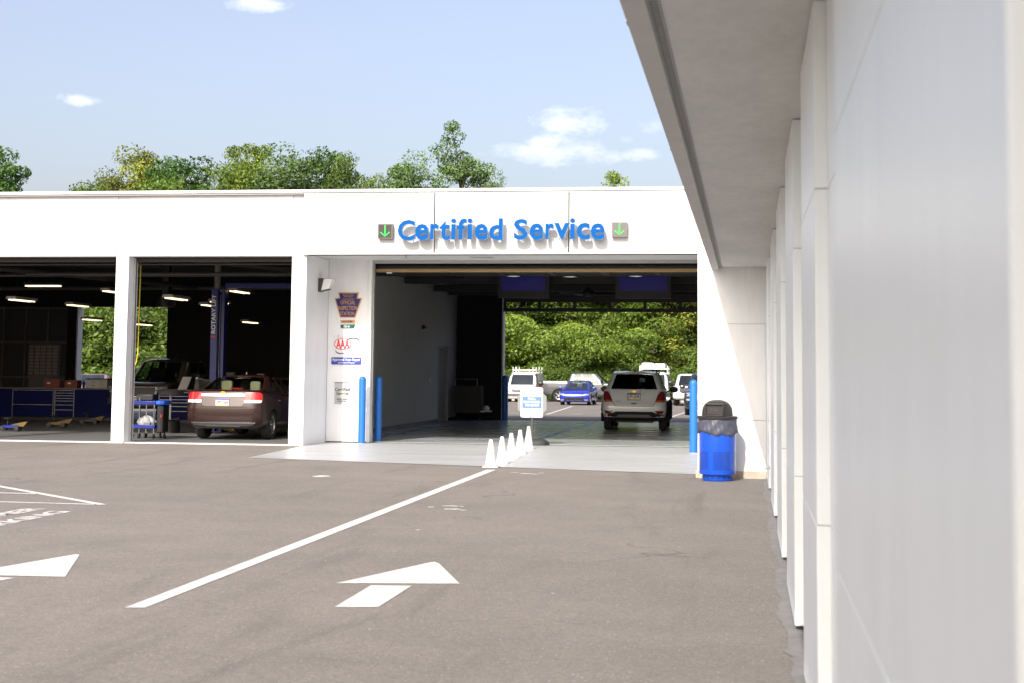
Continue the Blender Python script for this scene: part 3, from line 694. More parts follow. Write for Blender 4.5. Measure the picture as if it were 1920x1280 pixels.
def car_paint(name, c, rough=.28, metal=.0, coat=1.):
    m = mat(name, c, rough, metal=metal, coat=coat, var=.02, vscale=2); return m
WHEEL_CACHE = {}
def wheel_meshes(r, w, kind):
    key = (r, w, kind)
    if key in WHEEL_CACHE: return WHEEL_CACHE[key]
    ri = r * .66
    ty = MB(); ty.lathe([(ri, -w / 2 + .01), (r * .93, -w / 2), (r * .985, -w / 2 + .025), (r, -w / 4), (r, w / 4), (r * .985, w / 2 - .025), (r * .93, w / 2), (ri, w / 2 - .01)], (0, 0, 0), 32, 'x', cap=False)
    tm = ty.mesh('tyre'); fixn(tm); tm.shade_smooth(); tm.set_sharp_from_angle(angle=.7); tm.materials.append(RUBBER)
    rm_ = MB()
    rm_.lathe([(ri * 1.01, -w / 2 + .015), (ri * .94, -w / 2 + .02), (ri * .9, w / 2 - .05), (ri * .94, w / 2 - .018), (ri * 1.02, w / 2 - .012)], (0, 0, 0), 32, 'x', cap=False)
    rm_.lathe([(0, w / 2 - .03), (ri * .2, w / 2 - .02), (ri * .22, w / 2 - .06), (0, w / 2 - .06)], (0, 0, 0), 16, 'x', cap=False)
    for k in range(5 if kind != 'steel' else 8):
        a = 2 * math.pi * k / (5 if kind != 'steel' else 8); c, s_ = math.cos(a), math.sin(a); hw = ri * (.10 if kind != 'steel' else .2)
        vs = []
        for rad, wd, xx in ((ri * .15, hw * 1.1, w / 2 - .03), (ri * .95, hw * 1.25, w / 2 - .03)):
            for e in (-1, 1):
                for dx in (0, -.03): vs.append((xx + dx, rad * c - e * wd * s_, rad * s_ + e * wd * c))
        rm_.add(vs, [(0, 2, 6, 4), (1, 5, 7, 3), (0, 4, 5, 1), (2, 3, 7, 6), (0, 1, 3, 2), (4, 6, 7, 5)])
    rm = rm_.mesh('rim'); fixn(rm); rm.shade_smooth(); rm.set_sharp_from_angle(angle=.6); rm.materials.append(ALU)
    dk = MB(); dk.lathe([(0, 0), (ri * .92, 0), (ri * .92, -.02), (0, -.02)], (0, 0, 0), 24, 'x', cap=False); dm = dk.mesh('brake_disc'); dm.materials.append(STEEL)
    WHEEL_CACHE[key] = (tm, rm, dm); return WHEEL_CACHE[key]

INTER = mat('car_interior', (.02, .02, .02), .8)
SEATT = mat('seat_tan', (.42, .40, .33), .7)
SEATD = mat('seat_dark', (.05, .05, .05), .8)
def vehicle(name, label, cat, loc, rz, sk, k, m, axles, wr, paint, wheels='alloy', side_glass=(), pillar_q=None, glass=None, rear_glass=True, roofm=None, seats=SEATD,
            group=None, track=None, ww=.21, clad=0., detail=True, low=True, arch=.05, solid_sides=False, rear_q=.97, wind_t=(.04, .94), cutbed=None):
    """k: index of the waistline layer, m: index of the roof edge layer"""
    t = thing(name, label, cat, loc, rz, group); glass = glass or GL_DARK; W = max(l['w'] for l in sk.L); track = track or W - ww / 2 - .02
    body = loft(sk, 0, k, k * 2)
    me = body.mesh('body'); fixn(me); me.materials.append(paint); me.materials.append(INTER); me.polygons.foreach_set('material_index', body.mi)
    bo = bpy.data.objects.new('body', me); col.objects.link(bo)
    cut = MB()
    for ya in axles:
        for s_ in (-1, 1): cut.lathe([(0, -.20), (wr + arch, -.20), (wr + arch, .20), (0, .20)], (s_ * (W - .09), ya, wr), 28, 'x', cap=False)
    if cutbed: cut.box(*cutbed)
    cm = cut.mesh('cut'); fixn(cm); cm.materials.append(INTER); co = bpy.data.objects.new('cut', cm); col.objects.link(co)
    md = bo.modifiers.new('b', 'BOOLEAN'); md.operation = 'DIFFERENCE'; md.object = co; md.solver = 'EXACT'; md.material_mode = 'TRANSFER'
    dg = bpy.context.evaluated_depsgraph_get(); dg.update(); nm = bpy.data.meshes.new_from_object(bo.evaluated_get(dg))
    bpy.data.objects.remove(bo); bpy.data.objects.remove(co)
    
    if clad:
        nm.materials.append(BLACK); ci = len(nm.materials) - 1
        for p_ in nm.polygons:
            if p_.center.z < clad: p_.material_index = ci
    nm.shade_smooth(); nm.set_sharp_from_angle(angle=math.radians(32)); bo = bpy.data.objects.new('body', nm); col.objects.link(bo); bo.parent = t
    # roof
    rf = loft(sk, m, len(sk.L) - 1.0001, (len(sk.L) - 1 - m) * 2, capmi=0); ro = obj('roof', rf, roofm or paint, t, smooth=True, world=False)
    # pillars and glass
    pq = pillar_q or [(1.0, 2.06), (2.52, 2.58), (2.94, 4.0)]
    for s_ in (-1, 1):
        for a, b in pq: obj('pillar', skin_patch(sk, a, b, k, m, s_, nq=8, nt=4, thick=.03), paint, t, smooth=True, world=False)
        for a, b in side_glass: obj('side_window', skin_patch(sk, a, b, k + .03, m - .0, s_, nq=8, nt=4, out=-.012, thick=.006), glass, t, smooth=True, world=False)
    obj('windscreen', span_patch(sk, 'front', k + .02, m - .02, 4.0, out=-.008, thick=.006), glass, t, smooth=True, world=False)
    if rear_glass: obj('rear_window', span_patch(sk, 'rear', k + .06, m - .04, 1.0, out=-.006, thick=.006), glass, t, smooth=True, world=False)
    elif rear_glass is None: pass
    else: obj('rear_panel', span_patch(sk, 'rear', k, m, 1.0, thick=.03), paint, t, smooth=True, world=False)
    tm, rm, dm = wheel_meshes(wr, ww, wheels)
    for ya in axles:
        for s_ in (-1, 1):
            w_ = bpy.data.objects.new('wheel', None); col.objects.link(w_); w_.parent = t; w_.location = (s_ * track, ya, wr); w_.empty_display_size = .1
            if s_ < 0: w_.rotation_euler = (0, 0, math.pi)
            for nme, q in (('tyre', tm), ('rim', rm), ('brake_disc', dm)): o = bpy.data.objects.new(nme, q); col.objects.link(o); o.parent = w_
    return t, sk
def part(t, name, mb, m, label=None, smooth=True, bevel=0.):
    o = obj(name, mb, m, t, smooth=smooth, world=False, bevel=bevel)
    if label: o['label'] = label
    return o
def bowtie(cx, y, cz, w, h, d=.02):
    p = [(-.5, -.12), (-.42, -.5), (-.17, -.5), (-.20, -.32), (.20, -.32), (.17, -.5)]
    pts = [(-1, -.38), (-.36, -.38), (-.42, -1), (.52, -1), (.46, -.38), (1, -.38), (.86, .42), (.36, .42), (.42, 1), (-.52, 1), (-.46, .42), (-.86, .42)]
    return MB().prism([(cx + a * w / 2, cz + b * h / 2) for a, b in pts], y, y + d, 'y')
LAMPRED = mat('lamp_red', (.62, .012, .015), .12, coat=1., emit=(1, .03, .02), estr=.04)
LAMPDRED = mat('lamp_dark_red', (.20, .008, .01), .15, coat=1.)
LAMPCLEAR = mat('lamp_clear', (.72, .70, .68), .12, coat=1.)
LAMPAMB = mat('lamp_amber', (.45, .12, .02), .2, coat=1.)
PLATEW = mat('plate_white', (.70, .68, .62), .4); PLATET = mat('plate_text', (.02, .03, .12), .5); PLATEB = mat('plate_band', (.03, .06, .35), .5); PLATEY = mat('plate_yellow', (.7, .5, .05), .5)
GRILLE = mat('grille_black', (.015, .015, .016), .35)
LINE = mat('panel_gap', (.008, .008, .008), .7)
def plate(t, x0, x1, z0, z1, y, txt, rear=True, frame=None):
    mb = MB(); mb.box(x0, x1, y - .012, y, z0, z1); p = part(t, 'licence_plate', mb, PLATEW, smooth=False)
    h = z1 - z0
    for nme, a, b, mm in (('plate_band', z1 - h * .17, z1 - .002, PLATEB), ('plate_band', z0 + .002, z0 + h * .13, PLATEY)):
        mb = MB(); mb.box(x0 + .004, x1 - .004, y - .014, y - .011, a, b); obj(nme, mb, mm, p, world=False)
    obj('plate_text', text_mb(txt, x0 + .02, x1 - .02, z0 + h * .22, z0 + h * .76, y - .0155, .003, bold=.02), [PLATET, PLATET], p, world=False)
    if frame:
        mb = MB(); e = .012
        mb.box(x0 - e, x1 + e, y - .016, y, z1, z1 + e); mb.box(x0 - e, x1 + e, y - .016, y, z0 - e, z0); mb.box(x0 - e, x0, y - .016, y, z0, z1); mb.box(x1, x1 + e, y - .016, y, z0, z1)
        obj('plate_frame', mb, frame, p, world=False)
def mirror_pair(t, W, y, z, m, sc_=1.):
    for s_ in (-1, 1):
        mb = MB(); mb.lathe([(0, -.055), (.06, -.05), (.085, -.01), (.075, .03), (0, .06)], (0, 0, 0), 14, 'y'); mb.v = [((v[0] * 1.35 * sc_ + s_ * (W + .14 * sc_)), v[1] * sc_ + y, v[2] * .95 * sc_ + z) for v in mb.v]
        o = part(t, 'door_mirror', mb, m)
        mb = MB(); mb.tube([(s_ * (W - .06), y + .02, z - .06), (s_ * (W + .09), y, z - .03)], .022, 6); obj('mirror_arm', mb, BLACK, o, world=False)
def headrests(t, rows, m):
    for (x, y, z, w) in rows:
        mb = MB(); mb.prism(rounded_rect(x - w / 2, x + w / 2, z - .11, z + .11, .05, 3), y - .05, y + .05, 'y'); part(t, 'headrest', mb, m, bevel=.015)
def seatbacks(t, rows, m):
    for (x0, x1, y, z0, z1) in rows:
        mb = MB(); mb.prism(rounded_rect(x0, x1, z0, z1, .06, 3), y - .06, y + .06, 'y'); part(t, 'seat_back', mb, m)

# ---- brown sedan in the second bay, seen from behind
SEDAN = lambda L=4.6, W=.895: [
    (.20, .20, W - .13, .22, L - .18, .20, .20, .25, .25, .05, .08), (.27, .25, W - .05, .10, L - .08, .24, .20, .30, .30, .05, .10),
    (.36, .34, W - .012, .035, L - .02, .26, .20, .34, .36, .05, .12), (.52, .48, W, .0, L, .26, .20, .36, .42, .05, .14), (.66, .58, W, .005, L - .01, .26, .20, .36, .44, .05, .14),
    (.80, .68, W - .004, .03, L - .05, .25, .21, .36, .48, .05, .14), (.93, .76, W - .02, .055, L - .14, .22, .20, .36, .52, .05, .15), (1.01, .83, W - .05, .075, L - .32, .18, .18, .34, .5, .05, .15),
    (1.045, .90, W - .10, .12, L - .62, .16, .16, .30, .4, .06, .16), (1.06, .985, W - .11, .46, L - 1.22, .07, .26, .14, .26, .16, .22),
    (1.20, 1.14, W - .175, .74, L - 1.60, .06, .24, .12, .24, .15, .2), (1.36, 1.34, W - .255, 1.10, L - 2.08, .055, .2, .10, .20, .13, .17), (1.42, 1.42, W - .31, 1.28, L - 2.3, .09, .2, .09, .18, .12, .15),
    (1.452, 1.455, W - .42, 1.45, L - 2.5, .14, .18, .12, .18, .10, .12), (1.472, 1.475, W - .66, 1.7, L - 2.8, .1, .14, .1, .14, .05, .06), (1.478, 1.48, .02, 1.95, L - 3.0, .01, .02, .01, .02, 0, 0)]
BROWN = car_paint('brown_metallic', (.026, .009, .0075), .25, .0, .35)
ZM = lambda z: .05 + 1.03 * z if z <= 1.07 else z + max(0, (1.42 - z) / (1.42 - 1.07)) * .082
zm = lambda rows: [(ZM(z), a_, b_) for z, a_, b_ in rows]
sk = Skin([(ZM(l[0]),) + l[1:] for l in SEDAN()])
sedan, sk = vehicle('sedan', 'dark brown sedan reversed out of the second workshop bay, its tail in sunlight', 'car', (-11.72, 33.0, .012), 0, sk, 9, 12, (.98, 3.67), .325, BROWN,
                    side_glass=[(2.0, 2.2), (2.24, 2.56), (2.6, 2.98)], pillar_q=[(1.0, 2.06), (2.54, 2.60), (2.92, 4.0)], glass=glass_mat('sedan_glass', (.78, .80, .72)), seats=SEATT)
for s_ in (-1, 1):
    a = part(sedan, 'tail_light', face_patch(sk, 'rear', zm([(.775, s_ * .50, s_ * .86), (.80, s_ * .50, s_ * .875), (.86, s_ * .505, s_ * .875), (.95, s_ * .51, s_ * .862), (.985, s_ * .53, s_ * .84), (1.0, s_ * .60, s_ * .80)]), .016, .03, 12), LAMPRED)
    obj('lamp_lens', face_patch(sk, 'rear', zm([(.772, s_ * .50, s_ * .862), (.80, s_ * .498, s_ * .872), (.835, s_ * .50, s_ * .868)]), .019, .0, 12), LAMPCLEAR, a, world=False)
    obj('lamp_seam', face_patch(sk, 'rear', zm([(.775, s_ * .655, s_ * .668), (1.0, s_ * .675, s_ * .688)]), .021, .0, 2), LINE, a, world=False)
part(sedan, 'trim_bar', face_patch(sk, 'rear', zm([(.915, -.50, .50), (.935, -.51, .51), (.962, -.51, .51)]), .03, .0, 10), CHROME)
part(sedan, 'plate_recess', face_patch(sk, 'rear', zm([(.70, -.42, .42), (.73, -.48, .48), (.91, -.50, .50)]), .004, .0, 8), car_paint('brown_recess', (.05, .022, .019), .35, .0))
plate(sedan, -.155, .155, .775, .935, sk.rear(0, .86) - .012, 'LPY·3269')
part(sedan, 'boot_gap', face_patch(sk, 'rear', zm([(.672, -.56, .56), (.684, -.56, .56)]), .003, .0, 10), LINE)
part(sedan, 'bumper_crease', face_patch(sk, 'rear', zm([(.60, -.80, .80), (.625, -.80, .80), (.645, -.78, .78)]), .02, .0, 14), BROWN)
part(sedan, 'chrome_strip', face_patch(sk, 'rear', zm([(.318, -.74, .74), (.345, -.76, .76)]), .022, .0, 14), CHROME)
part(sedan, 'lower_grille', face_patch(sk, 'rear', zm([(.262, -.56, .56), (.29, -.70, .70), (.318, -.72, .72)]), .012, .0, 14), mat('mesh_grey', (.10, .10, .10), .5))
part(sedan, 'chrome_strip', face_patch(sk, 'rear', zm([(.245, -.38, .38), (.262, -.40, .40)]), .024, .0, 10), CHROME)
part(sedan, 'emblem', bowtie(0, sk.rear(0, 1.075) - .028, 1.075, .15, .052), GOLD, smooth=False)
part(sedan, 'badge', text_mb('CRUZE', -.52, -.38, 1.06, 1.085, sk.rear(.45, 1.075) - .012, .006), [CHROME, CHROME], smooth=False)
part(sedan, 'badge', text_mb('LTZ', .42, .50, 1.06, 1.085, sk.rear(.45, 1.075) - .012, .006), [CHROME, CHROME], smooth=False)
part(sedan, 'boot_lip', face_patch(sk, 'rear', zm([(1.022, -.70, .70), (1.038, -.69, .69), (1.05, -.68, .68)]), .022, .02, 12), BROWN)
headrests(sedan, [(-.33, 1.25, 1.22, .26), (.36, 1.25, 1.21, .24)], SEATT); seatbacks(sedan, [(-.30, -.06, 2.15, 1.0, 1.33), (.20, .62, 2.1, 1.0, 1.28)], SEATD)
mb = MB(); mb.box(-.14, .14, .95, 1.05, 1.145, 1.172); part(sedan, 'brake_light', mb, LAMPRED, smooth=False)
mb = MB(); mb.prism([(1.62, 1.47), (1.78, 1.475), (1.64, 1.53)], -.012, .012, 'x'); part(sedan, 'roof_antenna', mb, BROWN, smooth=False)
mirror_pair(sedan, .86, 3.0, 1.02, BROWN)
for y in (1.25, 2.3):
    mb = MB(); mb.tube([(.905, y, .88), (.925, y + .04, .88), (.925, y + .16, .88), (.905, y + .2, .88)], .014, 6); part(sedan, 'door_handle', mb, CHROME)
# its driver's door stands open
mb = MB(); dpts = [(2.35, .34), (3.35, .34), (3.35, .98), (2.95, 1.06), (2.78, 1.32), (2.40, 1.40), (2.35, 1.0)]
ca, sa = math.cos(math.radians(62)), math.sin(math.radians(62))
def hinge(p, off): dy = 3.35 - p[0]; return (-.88 - sa * dy - off * ca, 3.35 - ca * dy + off * sa, p[1])
n_ = len(dpts); vs = [hinge(p, 0) for p in dpts] + [hinge(p, .07) for p in dpts]
mb.add(vs, [tuple(range(n_)), tuple(range(2 * n_ - 1, n_ - 1, -1))] + [(i, i + n_, (i + 1) % n_ + n_, (i + 1) % n_) for i in range(n_)])
dr_ = part(sedan, 'door', mb, car_paint('brown_dark', (.03, .018, .016), .35), label='open front door')
mb = MB(); wp = [(2.48, 1.02), (2.9, 1.06), (2.74, 1.28), (2.46, 1.34)]; vs = [hinge(p, -.006) for p in wp] + [hinge(p, .076) for p in wp]
mb.add(vs, [(0, 1, 2, 3), (7, 6, 5, 4)] + [(i, i + 4, (i + 1) % 4 + 4, (i + 1) % 4) for i in range(4)]); obj('door_window', mb, GL_DARK, dr_, world=False)

# ---- pale grey compact SUV in the lane, seen from behind
SUV = lambda L=4.25, W=.885, H=1.66: [
    (.28, .26, W - .12, .20, L - .18, .2, .2, .25, .25, .05, .08), (.38, .34, W - .04, .06, L - .06, .24, .2, .3, .3, .05, .1), (.52, .46, W, .0, L, .24, .2, .34, .34, .05, .12),
    (.68, .58, W + .005, .0, L, .24, .2, .34, .36, .05, .14), (.84, .74, W, .05, L - .03, .22, .2, .34, .38, .05, .14), (1.00, .88, W - .01, .085, L - .08, .20, .2, .33, .40, .05, .15),
    (1.10, .98, W - .03, .11, L - .20, .18, .2, .32, .42, .05, .15), (1.135, 1.03, W - .055, .125, L - .42, .17, .2, .30, .38, .05, .15), (1.15, 1.09, W - .085, .14, L - .90, .16, .22, .24, .30, .05, .16),
    (1.32, 1.28, W - .15, .21, L - 1.26, .15, .24, .18, .26, .05, .16), (1.48, 1.47, W - .215, .29, L - 1.62, .14, .24, .16, .22, .05, .14), (H - .10, H - .10, W - .25, .32, L - 1.80, .14, .22, .14, .2, .05, .12),
    (H - .05, H - .05, W - .30, .36, L - 1.95, .13, .2, .13, .18, .05, .1), (H - .015, H - .015, W - .48, .60, L - 2.2, .1, .15, .1, .14, .04, .06), (H, H, .02, 1.3, L - 2.6, .01, .02, .01, .02, 0, 0)]
SUVP = car_paint('suv_white', (.62, .67, .68), .3)
sk = Skin(SUV())
suv, sk = vehicle('compact_suv', 'pale grey compact suv driving out through the lane with licence plate and dark rear window', 'car', (-3.10, 41.9, .012), math.radians(1.0), sk, 8, 11, (.86, 3.42), .345, SUVP,
                  side_glass=[(2.02, 2.3), (2.34, 2.6), (2.64, 2.96)], pillar_q=[(1.0, 2.05), (2.58, 2.66), (2.93, 4.0)], glass=glass_mat('suv_glass', (.20, .22, .22)), roofm=car_paint('suv_roof_shade', (.30, .32, .33), .2), clad=.40)  # roof painted darker grey for the shade on the white body
for s_ in (-1, 1):
    a = part(suv, 'tail_light', face_patch(sk, 'rear', [(.80, s_ * .60, s_ * .84), (.86, s_ * .60, s_ * .855), (.98, s_ * .66, s_ * .85), (1.09, s_ * .72, s_ * .825)], .02, .03, 8), LAMPDRED)
    obj('lamp_lens', face_patch(sk, 'rear', [(.80, s_ * .60, s_ * .83), (.85, s_ * .61, s_ * .84)], .024, .0, 6), LAMPAMB, a, world=False)
    part(suv, 'reflector', face_patch(sk, 'rear', [(.475, s_ * .66, s_ * .78), (.53, s_ * .60, s_ * .81), (.56, s_ * .58, s_ * .82)], .014, .0, 5), LAMPDRED)
    mb = MB(); mb.tube([(s_ * .61, .6, 1.575), (s_ * .60, .75, 1.65), (s_ * .60, 2.1, 1.66), (s_ * .61, 2.25, 1.60)], .022, 6); part(suv, 'roof_rail', mb, BLACK)
    for y in (.86, 3.42):
        o_ = []; 
        pts_o = [(s_ * .895, y + (.345 + .10) * math.cos(a_), .345 + (.345 + .10) * math.sin(a_)) for a_ in np.linspace(math.radians(-12), math.radians(192), 22)]
        mb = MB(); mb.tube(pts_o, .045, 6); part(suv, 'wheel_arch_trim', mb, BLACK)
part(suv, 'lower_bumper', face_patch(sk, 'rear', [(.285, -.74, .74), (.36, -.80, .80), (.43, -.83, .83), (.46, -.80, .80), (.50, -.58, .58), (.535, -.50, .50)], .012, .03, 14), BLACK)
part(suv, 'skid_plate', face_patch(sk, 'rear', [(.37, -.52, .52), (.42, -.46, .46), (.455, -.42, .42)], .026, .0, 10), mat('skid_grey', (.16, .17, .18), .5))
part(suv, 'tailgate_gap', face_patch(sk, 'rear', [(.676, -.50, .50), (.686, -.505, .505)], .004, .0, 8), LINE)
for s_ in (-1, 1): part(suv, 'tailgate_gap', face_patch(sk, 'rear', [(.676, s_ * .50, s_ * .512), (.80, s_ * .582, s_ * .594), (1.1, s_ * .69, s_ * .702)], .004, .0, 2), LINE)
part(suv, 'tailgate_ledge', face_patch(sk, 'rear', [(1.03, -.42, .42), (1.055, -.44, .44)], .014, .0, 8), SUVP)
plate(suv, -.17, .17, .86, 1.03, sk.rear(0, .95) - .012, 'LPY-3298', frame=BLACK)
part(suv, 'emblem', bowtie(0, sk.rear(0, 1.09) - .035, 1.09, .18, .062), GOLD, smooth=False)
part(suv, 'badge', text_mb('TRAX', -.52, -.36, .80, .83, sk.rear(.4, .82) - .012, .006), [GRILLE, GRILLE], smooth=False)
mb = MB(); mb.prism(rounded_rect(-.075, .075, .74, .775, .015, 2), sk.rear(0, .76) - .02, sk.rear(0, .76), 'y'); part(suv, 'tailgate_handle', mb, mat('handle_dark', (.09, .09, .09), .5))  # handle in one even dark grey
part(suv, 'spoiler', MB().grid_solid([[(x, .22, 1.60 + .012 * (1 - (x / .58) ** 2)) for x in np.linspace(-.58, .58, 9)], [(x, .52, 1.635 + .015 * (1 - (x / .58) ** 2)) for x in np.linspace(-.58, .58, 9)]],
                                     [[(x, .22, 1.565) for x in np.linspace(-.58, .58, 9)], [(x, .52, 1.58) for x in np.linspace(-.58, .58, 9)]]), car_paint('suv_roof_shade', (.30, .32, .33), .2))
mb = MB(); mb.box(-.13, .13, .205, .222, 1.567, 1.59); part(suv, 'brake_light', mb, LAMPDRED, smooth=False)
mb = MB(); mb.prism([(.56, 1.63), (.74, 1.64), (.58, 1.71)], -.02, .02, 'x'); part(suv, 'roof_antenna', mb, BLACK, smooth=False)
mb = MB(); mb.tube([(-.05, .6, 1.66), (-.05, .5, 1.95)], .004, 4); part(suv, 'antenna_mast', mb, BLACK)
mirror_pair(suv, .86, 2.95, 1.12, BLACK, 1.1)
headrests(suv, [(-.36, 1.15, 1.25, .24), (.36, 1.15, 1.25, .24), (-.36, 2.1, 1.28, .24), (.36, 2.1, 1.28, .24)], SEATD)
mb = MB(); mb.tube([(-.42, .5, .27), (.42, .5, .25)], .04, 6); mb.box(-.5, .5, .4, 3.4, .22, .28); part(suv, 'underbody', mb, BLACK)

# ---- front-facing helper parts
HEADL = mat('headlight_glass', (.34, .36, .38), .1, coat=1.)
def front_kit(t, sk, W, zl, zg_, lamp=HEADL, chrome=True, plate_=False, emblem=False, grm=GRILLE, bump=None, lw=.34, lh=.08, gw=.48, gh=.12, fog=True):
    for s_ in (-1, 1):
        part(t, 'headlight', face_patch(sk, 'front', [(zl - lh, s_ * (W - lw - .06), s_ * (W - .10)), (zl, s_ * (W - lw - .02), s_ * (W - .05)), (zl + lh * .8, s_ * (W - lw + .02), s_ * (W - .05))], .014, .02, 8), lamp)
        if fog: part(t, 'fog_light', face_patch(sk, 'front', [(zg_ - gh * 1.2, s_ * (W - .30), s_ * (W - .12)), (zg_ - gh * .7, s_ * (W - .32), s_ * (W - .08))], .014, .02, 4), lamp)
    part(t, 'grille', face_patch(sk, 'front', [(zg_ - gh, -gw * .75, gw * .75), (zg_ - gh * .4, -gw, gw), (zg_ + gh, -gw * 1.02, gw * 1.02)], .012, .02, 10), grm)
    if chrome:
        part(t, 'grille_trim', face_patch(sk, 'front', [(zg_ + gh * .85, -gw * 1.05, gw * 1.05), (zg_ + gh * 1.08, -gw * 1.07, gw * 1.07)], .022, .02, 10), CHROME)
        part(t, 'grille_trim', face_patch(sk, 'front', [(zg_ - gh * 1.12, -gw * .75, gw * .75), (zg_ - gh, -gw * .77, gw * .77)], .022, .02, 10), CHROME)
    if emblem: 
        y = sk.front(0, zg_ + gh * emblem); mb = bowtie(0, y + .015, zg_ + gh * emblem, .24, .085); part(t, 'emblem', mb, GOLD, smooth=False)
    if bump: part(t, 'bumper', face_patch(sk, 'front', [(bump[0], -W + .12, W - .12), (bump[1], -W + .06, W - .06)], .04, .04, 12), bump[2])

# ---- cars on the far lot
BLUEC = car_paint('bright_blue_metallic', (.016, .035, .42), .25, .3)
sk = Skin(SEDAN(4.9, .925))
t, sk = vehicle('sedan', 'bright blue sedan facing the lane from the far lot', 'car', (-10.15, 94.6, zg(92)), math.radians(180 - .5), sk, 9, 12, (1.05, 3.88), .345, BLUEC, side_glass=[(2.0, 2.2), (2.24, 2.56), (2.6, 2.98)], glass=GL_CLEAR)
front_kit(t, sk, .925, .66, .47, gw=.60, gh=.15, lh=.05); mirror_pair(t, .88, 3.25, 1.03, BLUEC); seatbacks(t, [(-.62, -.15, 2.0, 1.0, 1.3), (.15, .62, 2.0, 1.0, 1.3)], SEATD)
mb = MB(); mb.tube([(.2, 1.6, 1.47), (.2, 1.6, 1.56)], .03, 6); part(t, 'roof_antenna', mb, REDP)

VAN = lambda L=5.6, W=.99, H=2.06: [
    (.30, .28, W - .10, .10, L - .14, .1, .1, .2, .2, .02, .06), (.40, .38, W - .02, .03, L - .03, .1, .1, .22, .22, .02, .08), (.55, .52, W, .0, L, .1, .1, .24, .22, .02, .08), (.75, .72, W, .0, L - .01, .1, .1, .24, .24, .02, .08),
    (.95, .90, W, .01, L - .04, .1, .1, .24, .26, .02, .09), (1.10, 1.02, W - .01, .015, L - .10, .1, .1, .24, .30, .02, .10), (1.18, 1.10, W - .025, .02, L - .30, .1, .1, .22, .3, .02, .10), (1.22, 1.22, W - .04, .02, L - .85, .1, .1, .2, .26, .02, .12),
    (1.55, 1.55, W - .08, .05, L - 1.12, .1, .1, .18, .24, .02, .12), (H - .20, H - .20, W - .13, .09, L - 1.40, .1, .1, .16, .22, .02, .12), (H - .09, H - .09, W - .19, .15, L - 1.58, .12, .12, .16, .2, .02, .10), (H - .03, H - .03, W - .34, .3, L - 1.8, .12, .12, .14, .18, .02, .08), (H, H, .02, 2.0, L - 3.2, .01, .02, .01, .02, 0, 0)]
VANW = car_paint('van_white', (.74, .74, .73), .35)
def van(label, loc, rz, racks, group=None):
    sk = Skin(VAN())
    t, sk = vehicle('cargo_van', label, 'van', loc, rz, sk, 7, 9, (1.15, 4.55), .36, VANW, wheels='steel', side_glass=[(2.80, 2.985)], pillar_q=[(1.0, 2.79), (2.93, 4.0)], rear_glass=False, glass=GL_CLEAR, ww=.24)
    front_kit(t, sk, .99, .93, .83, gw=.56, gh=.11, emblem=.0, lw=.22, lh=.08, bump=(.46, .64, mat('bumper_grey', (.10, .10, .10), .5)), fog=False)
    for s_ in (-1, 1): part(t, 'indicator', face_patch(sk, 'front', [(.72, s_ * .70, s_ * .9), (.82, s_ * .70, s_ * .92)], .014, .02, 4), LAMPAMB)
    mirror_pair(t, .97, 4.35, 1.28, BLACK, 1.7)
    mb = MB(); mb.box(-.95, .95, 4.0, 4.1, .6, 1.9); part(t, 'bulkhead', mb, INTER)
    if racks == 'ladder':
        for y in (.6, 2.0, 3.4):
            for x in ((-.78, -.56, -.3, .42, .6, .78) if y == 3.4 else (-.78, .78)):
                mb = MB(); mb.box(x - .02, x + .02, y - .02, y + .02, 1.95, 2.38 if abs(x) > .5 else 2.24); part(t, 'rack_post', mb, VANW, smooth=False)
            mb = MB(); mb.box(-.8, .8, y - .028, y + .028, 2.14, 2.20); part(t, 'rack_bar', mb, VANW, smooth=False)
        for x in (-.78, .78):
            mb = MB(); mb.box(x - .025, x + .025, .5, 3.5, 2.145, 2.195); part(t, 'rack_rail', mb, VANW, smooth=False)
        mb = MB(); mb.box(-.3, .35, .7, 3.3, 2.06, 2.135); part(t, 'roof_plank', mb, mat('weathered_board', (.45, .33, .22), .8), smooth=False)
    else:
        for x in (-.88, .88):
            mb = MB()
            for y in (.3, 1.2, 2.2, 3.2, 3.9): mb.box(x - .03, x + .03, y - .03, y + .03, 1.85, 2.42)
            mb.box(x - .025, x + .025, .3, 3.9, 2.36, 2.44); mb.box(x - .025, x + .025, .3, 3.9, 2.14, 2.19); part(t, 'rack_side', mb, VANW, smooth=False)
        for y in (.4, 1.4, 2.4, 3.4, 3.9):
            mb = MB(); mb.box(-.85, .85, y - .04, y + .04, 2.20, 2.27); part(t, 'rack_bar', mb, VANW, smooth=False)
        for y in (1.4, 3.2):
            mb = MB(); mb.prism(rounded_rect(.05, .78, 2.275, 2.62, .1, 3), y - .7, y + .4, 'y'); part(t, 'roof_box', mb, mat('box_white', (.75, .75, .72), .5))
        mb = MB(); mb.box(-.72, -.05, .6, 3.6, 2.28, 2.58); part(t, 'ladder_stack', mb, mat('weathered_white', (.62, .58, .52), .7, var=.2, vscale=5), smooth=False, bevel=.03)
    return t
van('white cargo van with a white ladder rack, parked left of the blue sedan', (-14.75, 104.0, zg(99) - .08), math.radians(180), 'ladder')
van('white van with a loaded roof rack rising behind the pale suv', (-6.0, 101.2, zg(96)), math.radians(180 + 1), 'box')

